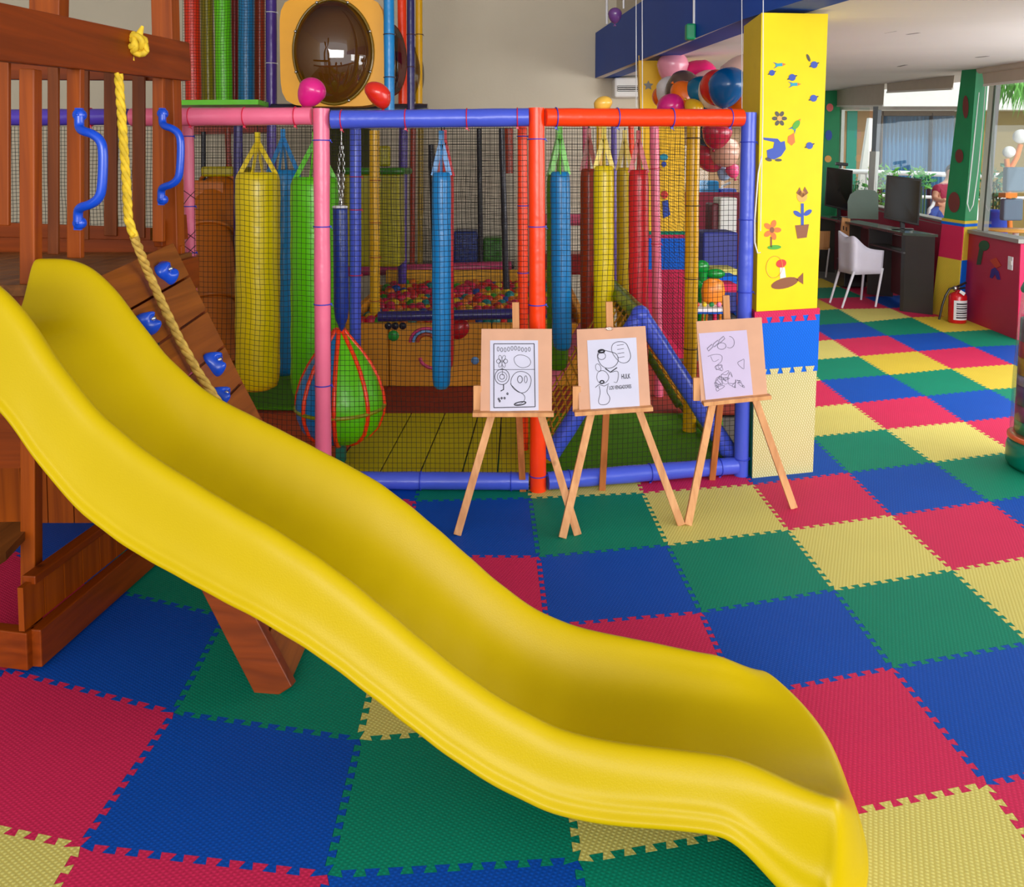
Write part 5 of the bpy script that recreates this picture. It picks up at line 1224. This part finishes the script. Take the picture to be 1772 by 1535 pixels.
# computer case under desk
cp = zp(1480, 497, .03); tag(MB().box((cp.x - .16, cp.y, .03), (cp.x + .16, cp.y + .3, .42)).build('computer_case', BLACK, None, bevel=.01), 'black computer case under the desk behind the white chair', 'computer')
# white shell chair
fc = [foot(1436, 524), foot(1457, 533), foot(1515, 531), foot(1490, 519)]
wcx = thing('armchair', tuple(sum(fc, V(0, 0, 0)) / 4), 'white plastic shell armchair in front of the dark desk', 'chair')
yc = [f.y for f in fc]
tp_ = [at(1453, 466, yc[0]), at(1478, 470, yc[1]), at(1527, 464, yc[2]), at(1495, 466, yc[3])]
legm = mat('leg_white', (210, 208, 220), rough=.35); shellm = mat('shell_lilac_white', (206, 200, 216), rough=.45)
for f, t in zip(fc, tp_): MB().tube([f, t], [.013, .017], 10).build('leg', legm, wcx)
sz = sum(t.z for t in tp_) / 4 + .02
B0, B1, R1, R0_ = tp_[0], tp_[1], tp_[2], tp_[3]
R0_ = B0 + (R1 - B1)
prof_top = []
plan = [];
def pl(P_, Q, t): return lerp(P_, Q, t)
corners = [(R0_, .22), (B0, .46), ((B0 + B1) / 2 - (R1 - B1) * .06, .40), (B1, .42), (pl(B1, R1, .45), .28), (R1, .24)]
cp_ = []
NS = 24
def catm(P_, t):
    n_ = len(P_) - 1; i = min(int(t * n_), n_ - 1); u = t * n_ - i; a, b = P_[i], P_[i + 1]; 
    p0 = P_[max(i - 1, 0)]; p3 = P_[min(i + 2, n_)]
    f = lambda w0, w1, w2, w3: .5 * ((2 * w1) + (-w0 + w2) * u + (2 * w0 - 5 * w1 + 4 * w2 - w3) * u * u + (-w0 + 3 * w1 - 3 * w2 + w3) * u ** 3)
    return f(p0, a, b, p3)
vs = []; fs = []
for i in range(NS + 1):
    t = i / NS; x = catm([c[0].x for c in corners], t); y = catm([c[0].y for c in corners], t); h = catm([c[1] for c in corners], t)
    cen = (B0 + B1 + R1 + R0_) / 4
    for j in range(6):
        v = j / 5; fl_ = 1 + .06 * v; vs.append((cen.x + (x - cen.x) * fl_, cen.y + (y - cen.y) * fl_, sz - .05 + (h + .05) * v))
for i in range(NS):
    for j in range(5): fs.append((i * 6 + j, (i + 1) * 6 + j, (i + 1) * 6 + j + 1, i * 6 + j + 1))
o = MB().add(vs, fs, True).build('shell_back', shellm, wcx); md = o.modifiers.new('s', 'SOLIDIFY'); md.thickness = .012
MB().poly([V(B0.x, B0.y, sz - .02), V(B1.x, B1.y, sz - .02), V(R1.x, R1.y, sz - .02), V(R0_.x, R0_.y, sz - .02)], (0, 0, .03)).build('seat', shellm, wcx, bevel=.008)
# tan chair by the desk, mostly behind the yellow pillar
tc_ = thing('side_chair', tuple(foot(1430, 482)), 'tan wooden-backed chair partly hidden by the yellow pillar', 'chair')
Yt = foot(1430, 482).y; MB().poly([at(a, b, Yt) for a, b in ((1414, 428), (1435, 431), (1437, 400), (1416, 400))], V(.01, .03, 0)).build('backrest', EASEL, tc_, bevel=.004)
MB().poly([at(1414, 432, Yt), at(1436, 432, Yt), at(1436, 432, Yt) + V(0, .4, 0), at(1414, 432, Yt) + V(0, .4, 0)], (0, 0, .03)).build('seat', EASEL, tc_)
for a, b in ((1435, 1429), (1414, 1412)): 
    q = at(b, 482, Yt); q.z = .03; MB().tube([q, at(a, 430, Yt)], .014, 8).build('leg', legm, tc_); MB().tube([q + V(0, .4, 0), at(a, 430, Yt) + V(0, .4, 0)], .014, 8).build('leg', legm, tc_)
# fire extinguisher
fx = foot(1656, 558); ex_ = thing('fire_extinguisher', tuple(fx), 'red fire extinguisher with white label standing by the green pillar', 'fire extinguisher')
rx_ = 14.5 / F * fx.y; hx_ = at(1656, 506, fx.y).z - fx.z
EXR = mat('extinguisher_red', (188, 20, 30), rough=.25)
MB().lathe([(0, 0), (rx_ * .92, 0), (rx_, .012), (rx_, hx_ * .86), (rx_ * .9, hx_ * .94), (rx_ * .55, hx_), (rx_ * .25, hx_ * 1.03), (rx_ * .25, hx_ * 1.08), (0, hx_ * 1.08)], fx, (0, 0, 1), 28).build('cylinder', EXR, ex_)
vs = []; fs = []; N = 12
for i in range(N + 1):
    a = -pi / 2 - .9 + 2.1 * i / N; vs += [(fx.x + rx_ * 1.01 * math.cos(a), fx.y + rx_ * 1.01 * math.sin(a), fx.z + hx_ * .12), (fx.x + rx_ * 1.01 * math.cos(a), fx.y + rx_ * 1.01 * math.sin(a), fx.z + hx_ * .76)]
for i in range(N): fs.append((2 * i, 2 * i + 2, 2 * i + 3, 2 * i + 1))
lb = MB().add(vs, fs, True).build('paper_label', mat('label_white', (210, 210, 214), rough=.6), ex_)
pb = MB()
for k in range(7):
    zz = fx.z + hx_ * (.2 + .075 * k); pb.tube([(fx.x + rx_ * 1.02 * math.cos(a), fx.y + rx_ * 1.02 * math.sin(a), zz) for a in [-pi / 2 - .6 + 1.3 * j / 6 for j in range(7)]], .004 if k % 2 else .008, 4)
pb.build('printed_lines', INK, lb)
MB().beam(at(1652, 498, fx.y), at(1672, 489, fx.y), .02, .02).build('lever', BLACK, ex_); MB().beam(at(1650, 501, fx.y), at(1670, 498, fx.y), .02, .02).build('carry_handle', BLACK, ex_); MB().ball(tuple(at(1653, 499, fx.y)), .03, 10, 8).build('valve', STEEL, ex_)
MB().poly([at(a, b, fx.y - rx_) for a, b in ((1660, 506), (1668, 512), (1671, 507), (1663, 502))], V(0, .004, 0)).build('tag', WHITE, ex_)
MB().tube([at(a, b, fx.y - .03) for a, b in ((1650, 498), (1643, 500), (1636, 512), (1630, 530), (1627, 545), (1625, 553))], .012, 8).build('hose', BLACK, ex_)
# capsule machine at the right edge
mc = foot(1818, 812); mm = thing('capsule_machine', tuple(mc), 'round toy capsule machine with teal base at the right edge', 'capsule machine')
R_ = 66 / F * mc.y
MB().lathe([(0, 0), (R_ * .96, 0), (R_ * 1.05, .03), (R_ * 1.05, .12), (R_ * .98, .16), (0, .16)], mc, (0, 0, 1), 36).build('base', mat('teal_plastic', (0, 120, 100), rough=.3), mm)
MB().lathe([(R_ * 1.0, .16), (R_ * 1.03, .165), (R_ * 1.03, .185), (R_ * .97, .19), (0, .19)], mc, (0, 0, 1), 36).build('ring', vinyl('machine_orange', (214, 90, 50)), mm)
MB().lathe([(R_ * .97, .19), (R_ * .95, .5), (R_ * .86, .85), (R_ * .8, 1.0)], mc, (0, 0, 1), 36).build('clear_drum', glass('drum', (.8, .88, .86), .12), mm)
for k, (za_, zb_, rgb) in enumerate(((.2, .27, (60, 130, 90)), (.27, .36, (150, 60, 110)), (.36, .47, (80, 60, 120)), (.47, .53, (150, 150, 190)), (.53, .63, (190, 150, 50)), (.63, .72, (170, 40, 80)), (.72, .85, (60, 110, 130)))):
    MB().lathe([(0, za_), (R_ * (.9 - .1 * za_), za_ + .003), (R_ * (.9 - .1 * zb_), zb_ - .003), (0, zb_)], mc, (0, 0, 1), 28).build('capsule_layer', mat('layer_%d' % k, rgb, rough=.35, var=.5, vscale=9), mm)
MB().lathe([(R_ * .82, 1.0), (R_ * .84, 1.02), (R_ * .6, 1.14), (0, 1.16)], mc, (0, 0, 1), 36).build('lid', MATS['teal_plastic'], mm)
# ---- toys and seats seen through the net at the right
Yg = 8.4
gs = thing('leaf_seat', tuple(at(1222, 520, Yg)), 'glossy green leaf-shaped childrens seat seen through the net', 'seat')
gp = mat('gloss_green', (0, 140, 50), rough=.2)
for cx_, cy_, rx, ry, nm in ((1214, 462, 14, 12, 'leaf'), (1238, 474, 17, 9, 'leaf'), (1212, 492, 14, 10, 'leaf')):
    c = at(cx_, cy_, Yg); MB().ball(c, 1, 18, 12, (rx / F * Yg, .05, ry / F * Yg)).build(nm, gp, gs)
MB().tube([V(at(1214, 520, Yg).x, Yg, .03), at(1216, 470, Yg)], .05, 12).build('stem', gp, gs)
oc = thing('small_chair', tuple(at(1232, 520, 8.0)), 'small orange childrens chair in front of the green leaf seat', 'chair')
c = at(1234, 503, 8.0); om = mat('orange_plastic', (226, 130, 20), rough=.3)
o = MB().lathe([(.11, -.1), (.12, 0), (.1, .09), (.05, .12)], c, (0, 0, 1), 20, 1, .5).build('backrest', om, oc); MB().lathe([(0, 0), (.12, 0), (.12, .02), (0, .02)], c - V(0, .04, .12), (0, 0, 1), 20).build('seat', om, oc)
for dx, dy in ((-.08, -.08), (.08, -.08), (-.08, .06), (.08, .06)): MB().tube([V(c.x + dx * 1.2, c.y + dy * 1.2, .03), V(c.x + dx, c.y + dy - .03, c.z - .11)], .014, 8).build('leg', om, oc)
tt = thing('play_table', tuple(at(1222, 550, 7.6)), 'low toy table with white and blue rim behind the third easel', 'table')
c = at(1222, 540, 7.6); MB().box((c.x - .12, 7.6, c.z - .02), (c.x + .18, 7.95, c.z)).build('blue_rim', F_BLUE2, tt, bevel=.006); MB().box((c.x - .13, 7.59, c.z), (c.x + .19, 7.96, c.z + .03)).build('white_top', WHITE, tt, bevel=.006)
for dx in (-.08, .12): MB().tube([V(c.x + dx, 7.75, .03), V(c.x + dx, 7.75, c.z - .02)], .02, 8).build('leg', T_RED, tt)
for k, rgb in enumerate(((200, 60, 40), (220, 190, 30), (30, 140, 70), (230, 120, 160))):
    tag(MB().ball((c.x - .06 + .07 * k, 7.72, c.z + .053), .025, 10, 8).build('toy_block', mat('toy_%d' % k, rgb, rough=.4)), '%s toy knob on the low toy table' % ['red', 'yellow', 'green', 'pink'][k], 'toy')
blk('storage_box', 1216, 402, 1277, 462, 9.4, .5, mat('navy_box', (22, 34, 130), rough=.5), 'navy blue box wall behind the green leaf seat', 'box', zf=.03)
struct(MB().box((3.0, 15.05, -.05), (5.6, 17, at(1240, 346, 15.2).z)).build('ground_terrace', CREAMW))
blk('white_cabinet', 1246, 342, 1276, 400, 10.6, .4, CREAMW, 'white cabinet standing before the far magenta wall', 'cabinet', zf=.03)
blk('maroon_locker', 1232, 352, 1245, 400, 10.7, .4, mat('maroon', (110, 30, 44), rough=.5), 'maroon locker left of the white cabinet', 'locker', zf=.03)
def step(px0, y0_, px1, y1_, Y, m, lb_): return blk('floor_pad', px0, y0_, px1, y1_, Y, .5, m, lb_, 'pad', .006)
step(1236, 466, 1276, 476, 9.0, T_CREAM, 'cream stacked pad below the navy box'); step(1236, 478, 1276, 492, 8.7, F_BLUE2, 'blue stacked pad below the cream one'); step(1250, 492, 1276, 506, 8.4, T_RED, 'red stacked pad below the blue one')
# AC unit
ac = thing('air_conditioner', tuple(at(1085, 150, BY - .05)), 'white wall air conditioner under the blue beam', 'air conditioner')
a = at(1063, 168, BY - .22); b = at(1108, 134, BY - .22); MB().box((a.x, BY - .22, a.z), (b.x + .1, BY - .005, b.z)).build('casing', CREAMW, ac, bevel=.02)
a = at(1069, 158, BY - .23); b = at(1104, 148, BY - .23); MB().box((a.x, BY - .228, a.z), (b.x, BY - .2, b.z)).build('grille', BLACK, ac)
for k in range(3):
    zz = a.z + (b.z - a.z) * (k + .5) / 3; MB().box((a.x, BY - .234, zz - .004), (b.x, BY - .226, zz + .004)).build('louvre', CREAMW, ac)
# hanging cords
def cord(pts, r, m, label):
    q = [at(a, b, y) for a, b, y in pts]; return tag(MB().tube(q, r, 6).build('string', m), label, 'cord')
cord([(1049, -420, 7.2), (1050, 42, 7.2)], .012, WHITE, 'thick white cord at the left end of the blue beam')
cord([(1078, -420, 6.4), (1079, 15, 6.4)], .008, WHITE, 'short white cord above the violet balloon')
cord([(1100, -420, 5.6), (1101, 186, 5.6)], .003, WHITE, 'thin cord hanging left before the blue beam'); cord([(1110, -420, 5.6), (1112, 290, 5.6)], .003, WHITE, 'thin cord hanging just right of its twin before the beam')
cord([(1283, -420, 4.6), (1284, 188, 4.6)], .0025, WHITE, 'thin cord ending at the orange rail corner')
cord([(1322, -420, 4.25), (1320, 200, 4.25), (1316, 400, 4.25)], .0025, WHITE, 'thin cord hanging along the yellow pillar edge')
cord([(1318, 270, 4.3), (1312, 300, 4.3), (1306, 380, 4.3), (1306, 420, 4.3), (1311, 438, 4.3), (1316, 437, 4.3)], .004, CREAMW, 'cream cord looping down the yellow pillar edge')
gb = thing('pendant_box', tuple(at(1197, 54, 5.5)), 'small green box hanging on a white cord under the blue beam', 'pendant')
a = at(1188, 68, 5.5); b = at(1205, 40, 5.5); MB().box((a.x, 5.5, a.z), (b.x, 5.57, b.z)).build('box', mat('jade', (0, 140, 90), rough=.4), gb, bevel=.012); MB().tube([at(1201, 42, 5.53), at(1203, -420, 5.53)], .009, 6).build('cord', WHITE, gb)
# ceiling slots
def onceil(px, py):
    z = 2.6
    for _ in range(12): p = zp(px, py, z); z = ceil_z(p.y)
    return zp(px, py, z - .004)
for k, ((xa_, ya1), (xb_, yb1_)) in enumerate((((1527, 57), (1549, 53)), ((1568, 59), (1590, 56)), ((1690, 99), (1710, 97)), ((1555, 115), (1568, 112)))):
    a = onceil(xa_, ya1); b = onceil(xb_, yb1_); tag(MB().beam(a, b, .035, .006).build('ceiling_slot', mat('slot_grey', (110, 104, 104), rough=.6)), 'narrow dark slot in the white ceiling, %s one from the yellow pillar' % ORD[k], 'ceiling slot', 'slots in the white ceiling')
# ================================================================ OUTSIDE
struct(MB().box((-2, 15.2, -.25), (22, 26, -.05)).build('ground_patio', mat('patio', (190, 180, 164), rough=.8)))
struct(MB().box((6.0, -3, -.25), (22, 15.2, -.05)).build('ground_side', mat('patio', (190, 180, 164), rough=.8)))
Yo = 19.0
bd = thing('hotel_building', tuple(at(1550, 400, Yo)), 'cream building outside with tall curtained glass doors', 'building')
def ob(px0, py0, px1, py1, Y, dep, nm, m, par=bd):
    a = at(px0, py1, Y); b = at(px1, py0, Y); return MB().box((a.x, Y, a.z), (b.x, Y + dep, b.z)).build(nm, m, par)
ob(1150, 20, 2200, 190, Yo - .4, 3, 'upper_wall', CREAMW); ob(1150, 190, 1522, 420, Yo, .3, 'side_wall', mat('tan_wall', (160, 122, 88), rough=.8)); ob(1652, 190, 2200, 420, Yo, .3, 'side_wall', mat('ochre_wall', (136, 116, 62), rough=.8))
ob(1522, 190, 1652, 200, Yo - .05, .2, 'door_frame', mat('bronze', (90, 70, 50), rough=.5)); ob(1521, 190, 1529, 420, Yo - .05, .2, 'door_frame', MATS['bronze']); ob(1608, 196, 1614, 420, Yo - .07, .15, 'door_frame', mat('bronze_dark', (50, 40, 40), rough=.5))
# pleated curtains
vs = []; fs = []; a = at(1529, 200, Yo + .12); b = at(1656, 420, Yo + .12); N = 90
for i in range(N + 1):
    x = a.x + (b.x - a.x) * i / N; y = Yo + .16 + .05 * math.sin(i * 1.3); vs += [(x, y, b.z), (x, y, a.z)]
for i in range(N): fs.append((2 * i, 2 * i + 2, 2 * i + 3, 2 * i + 1))
o = MB().add(vs, fs, True).build('curtain', mat('curtain_blue', (58, 118, 164), rough=.7), bd); md = o.modifiers.new('s', 'SOLIDIFY'); md.thickness = .01
ob(1529, 200, 1656, 420, Yo + .02, .01, 'glass_panel', MATS['window_glass']); ob(1461, 192, 1484, 420, Yo - .02, .05, 'green_glass', mat('green_glass', (40, 130, 110), rough=.1))
# slanted white strut and railing
st2 = tag(MB().beam(at(1470, 455, 15.6), at(1508, 205, 15.6), .13, .1, (0, 1, 0)).build('slanted_strut', CREAMW), 'slanted white strut outside the far window', 'strut')
rl = thing('garden_railing', tuple(at(1560, 420, 15.2)), 'white horizontal railing outside behind the plants', 'railing')
MB().tube([at(1450, 296, 15.2), at(1700, 304, 15.2), at(1900, 300, 15.2)], .045, 8).build('top_rail', WHITE, rl)
MB().tube([at(1450, 336, 15.2), at(1700, 344, 15.2), at(1900, 340, 15.2)], .03, 8).build('lower_rail', WHITE, rl)
for px in (1500, 1580, 1690, 1780): MB().tube([at(px, 400, 15.2), at(px, 300, 15.2)], .03, 8).build('baluster', WHITE, rl)
def leafy(name, cx, cy, rx, ry, Y, n, m, label, ls=.09, seed=0, stem=True):
    root = thing(name, tuple(at(cx, cy + ry, Y)), label, 'plant'); rr = random.Random(seed); mb = MB(); c = at(cx, cy, Y); sx = rx / F * Y; sz_ = ry / F * Y
    for i in range(n):
        t = rr.uniform(0, 2 * pi); r = math.sqrt(rr.random()); p = c + V(math.cos(t) * r * sx, rr.uniform(-.25, .25), math.sin(t) * r * sz_)
        d1 = V(rr.uniform(-1, 1), rr.uniform(-1, 1), rr.uniform(-.3, 1)).normalized(); d2 = d1.orthogonal().normalized(); l = ls * rr.uniform(.6, 1.3)
        mb.add([p, p + d1 * l * .5 + d2 * l * .22, p + d1 * l, p + d1 * l * .5 - d2 * l * .22], [(0, 1, 2, 3)])
    mb.build('foliage', m, root)
    b = at(cx, cy + ry * 1.6, Y); b.z = .05; sm_ = MB()
    for k in range(4): sm_.tube([b + V((k - 1.5) * .04, 0, -.1), c + V((k - 1.5) * sx * .4, 0, sz_ * .3)], .012, 5)
    sm_.build('stem', mat('stem_green', (60, 90, 30), rough=.7), root); return root
LF = mat('leaf_bright', (84, 160, 50), rough=.5, var=.35, vscale=9); LF2 = mat('leaf_blue_green', (40, 110, 66), rough=.5, var=.3, vscale=9)
leafy('garden_shrub', 1530, 325, 24, 36, 13.9, 260, LF, 'leafy green shrub outside left of the larger monitor', .12, 1)
leafy('garden_shrub', 1592, 310, 16, 18, 14.0, 120, LF, 'small green shrub outside above the larger monitor', .12, 2)
leafy('garden_shrub', 1482, 325, 9, 18, 15.6, 60, LF2, 'small bluish shrub outside between the monitors', .1, 3)
leafy('potted_plant', 1722, 325, 13, 36, 10.6, 200, LF2, 'tall plant growing from the blue pot outside the right window', .1, 4)
fr = MB(); rr = random.Random(5); c = at(1756, 140, 10.9)
for i in range(110):
    p = c + V(rr.uniform(-.13, .25), rr.uniform(-.2, .2), rr.uniform(-.05, .2)); e = p + V(rr.uniform(-.16, .12), rr.uniform(-.1, .1), -rr.uniform(.25, .5)); m_ = lerp(p, e, .5) + V(.02, 0, .04)
    fr.add([p - V(.008, 0, 0), p + V(.008, 0, 0), m_ + V(.012, 0, 0), m_ - V(.012, 0, 0), e], [(0, 1, 2, 3), (3, 2, 4)])
tag(fr.build('palm_fronds', mat('palm_leaf', (96, 170, 60), rough=.5, var=.3, vscale=12)), 'drooping green palm fronds outside at the top of the right window', 'plant')
pt = at(1722, 395, 10.4); po = thing('plant_pot', tuple(pt), 'cobalt blue plant pot outside the right window', 'pot')
MB().lathe([(0, -.5), (.1, -.5), (.14, -.1), (.15, .2), (.17, .24), (.13, .24), (0, .2)], pt, (0, 0, 1), 24).build('pot_body', mat('pot_blue', (0, 70, 190), rough=.3), po)
lamp = thing('garden_lamp', tuple(at(1748, 380, 10.0)), 'orange garden lamp post with two white globes outside the right window', 'lamp')
gm = bpy.data.materials.new('globe'); gm.use_nodes = True; gm.node_tree.nodes['Principled BSDF'].inputs['Base Color'].default_value = (.9, .9, .9, 1)
for (a_, b_, r_) in ((1746, 263, 10), (1766, 236, 12)): MB().ball(tuple(at(a_, b_, 10.0)), r_ / F * 10, 20, 14).build('globe', gm, lamp)
OM = mat('orange_lamp_paint', (232, 130, 40), rough=.5)
MB().tube([at(1742, 275, 10), at(1744, 300, 10), at(1748, 400, 10)], .03, 8).build('arm', OM, lamp); MB().tube([at(1766, 250, 10), at(1760, 272, 10), at(1750, 290, 10), at(1748, 300, 10)], .03, 8).build('arm', OM, lamp)
for k, (x0_, y0_, x1_, y1_) in enumerate(((1742, 289, 1775, 332), (1737, 344, 1772, 382))):
    a = at(x0_, y1_, 9.6); b = at(x1_, y0_, 9.6); tag(MB().box((a.x, 9.6, a.z), (b.x, 9.7, b.z)).build('chair_cushion', mat('cushion_slate', (96, 116, 136), rough=.8), None, bevel=.02), 'slate blue cushion panel %s the orange lamp band outside' % ['above', 'below'][k], 'cushion')
a = at(1740, 338, 9.58); tag(MB().box((a.x, 9.58, a.z - .03), (a.x + .14, 9.72, a.z + .03)).build('strap_band', OM), 'orange band between the two slate cushion panels', 'band')
ot_ = at(1758, 400, 8.9); otb = thing('garden_table', tuple(ot_), 'round orange table outside the right window', 'table')
MB().lathe([(0, 0), (.3, 0), (.31, .02), (0, .03)], ot_, (0, 0, 1), 36).build('table_top', mat('orange_table', (240, 170, 80), rough=.25), otb); MB().tube([ot_ - V(0, 0, 1), ot_], .03, 10).build('pedestal', WHITE, otb)
# seated person outside, mostly behind the green pillar
def skin_body(pts, edges, radii, nm, m, par):
    me = bpy.data.meshes.new(nm); pl_ = par['_w']; me.from_pydata([(p[0] - pl_[0], p[1] - pl_[1], p[2] - pl_[2]) for p in pts], edges, []); o = bpy.data.objects.new(nm, me); COL.objects.link(o); o.parent = par
    sk = o.modifiers.new('skin', 'SKIN'); sv = me.skin_vertices[0].data if me.skin_vertices else None
    if sv is None: me.skin_vertices.new() if hasattr(me.skin_vertices, 'new') else None
    bmx = __import__('bmesh').new(); bmx.from_mesh(me); ly = bmx.verts.layers.skin.verify(); bmx.verts.ensure_lookup_table()
    for i, r in enumerate(radii): bmx.verts[i][ly].radius = (r, r) if not isinstance(r, tuple) else r
    bmx.verts[0][ly].use_root = True; bmx.to_mesh(me); bmx.free()
    s_ = o.modifiers.new('sub', 'SUBSURF'); s_.levels = 2; s_.render_levels = 2; me.materials.append(m)
    return o
Yp = 12.6; K = Yp / F
def pw(px, py, dy=0): return at(px, py, Yp + dy)
hip = pw(1634, 366); per = thing('person', tuple(V(hip.x, hip.y, hip.z - .35)), 'person in a maroon top and blue jeans seated outside, partly behind the green pillar', 'person')
SK = mat('skin', (206, 150, 120), rough=.5); MR = mat('maroon_top', (158, 28, 66), rough=.7); JN = mat('jeans', (40, 80, 160), rough=.8)
chest = pw(1634, 335); neck = pw(1643, 315); head = pw(1648, 300)
skin_body([hip, pw(1633, 350), chest, neck, head, pw(1650, 292), pw(1622, 326, -.06), pw(1617, 343, -.1), pw(1630, 348, -.25), pw(1638, 345, -.3), pw(1652, 328, .1), pw(1652, 346, -.1), pw(1612, 372, -.3), pw(1606, 400, -.3), pw(1600, 403, -.42), pw(1626, 374, -.35), pw(1622, 402, -.35), pw(1616, 404, -.47)],
    [(0, 1), (1, 2), (2, 3), (3, 4), (4, 5), (2, 6), (6, 7), (7, 8), (8, 9), (2, 10), (10, 11), (0, 12), (12, 13), (13, 14), (0, 15), (15, 16), (16, 17)],
    [.15, .15, .16, .055, .10, .08, .06, .045, .035, .03, .06, .045, .085, .055, .04, .085, .055, .04], 'body', SK, per)
skin_body([pw(1634, 362), pw(1633, 350), chest, pw(1642, 318), pw(1622, 326, -.06), pw(1619, 336, -.08), pw(1652, 328, .1)], [(0, 1), (1, 2), (2, 3), (2, 4), (4, 5), (2, 6)], [.17, .17, .18, .075, .075, .07, .07], 'top', MR, per)
skin_body([pw(1634, 368), pw(1612, 372, -.3), pw(1606, 396, -.3), pw(1626, 374, -.35), pw(1622, 398, -.35)], [(0, 1), (1, 2), (0, 3), (3, 4)], [.16, .1, .07, .1, .07], 'jeans', JN, per)
MB().ball(tuple(pw(1650, 296, .04)), .115, 16, 10, (1, 1, 1.05)).build('hair', mat('hair_dark', (40, 28, 22), rough=.7), per)
wc_ = thing('garden_chair', tuple(pw(1622, 400)), 'white plastic garden chair under the seated person outside', 'chair')
MB().box((hip.x - .3, Yp - .45, hip.z - .2), (hip.x + .22, Yp + .1, hip.z - .16)).build('seat', WHITE, wc_, bevel=.01); MB().tube([pw(1606, 378, -.3), pw(1608, 362, -.3), pw(1614, 356, -.25), pw(1618, 345, 0)], .025, 8).build('armrest', WHITE, wc_)
for dx in (-.26, .18):
    for dy in (-.4, .06): MB().tube([(hip.x + dx, Yp + dy, -.04), (hip.x + dx, Yp + dy, hip.z - .2)], .022, 8).build('leg', WHITE, wc_)
pc_ = thing('patio_lounger', tuple(at(1240, 330, 15.2)), 'blue loungers with white arms outside behind the far net', 'lounger')
a = at(1212, 345, 15.2); MB().box((a.x, 15.2, a.z), (a.x + .35, 15.6, a.z + .35)).build('blue_seat', mat('lounger_sky', (30, 150, 220), rough=.5), pc_, bevel=.04); a = at(1246, 345, 15.2); MB().box((a.x, 15.2, a.z), (a.x + .32, 15.6, a.z + .2)).build('blue_seat', mat('lounger_cobalt', (20, 90, 220), rough=.5), pc_, bevel=.04)
MB().tube([at(1212, 335, 15.25), at(1216, 318, 15.25), at(1226, 312, 15.25)], .02, 6).build('white_arm', WHITE, pc_); MB().tube([at(1244, 340, 15.25), at(1250, 322, 15.25), at(1264, 316, 15.25)], .02, 6).build('white_arm', WHITE, pc_)
for _o in list(bpy.data.objects):
    if '_w' in _o: del _o['_w']
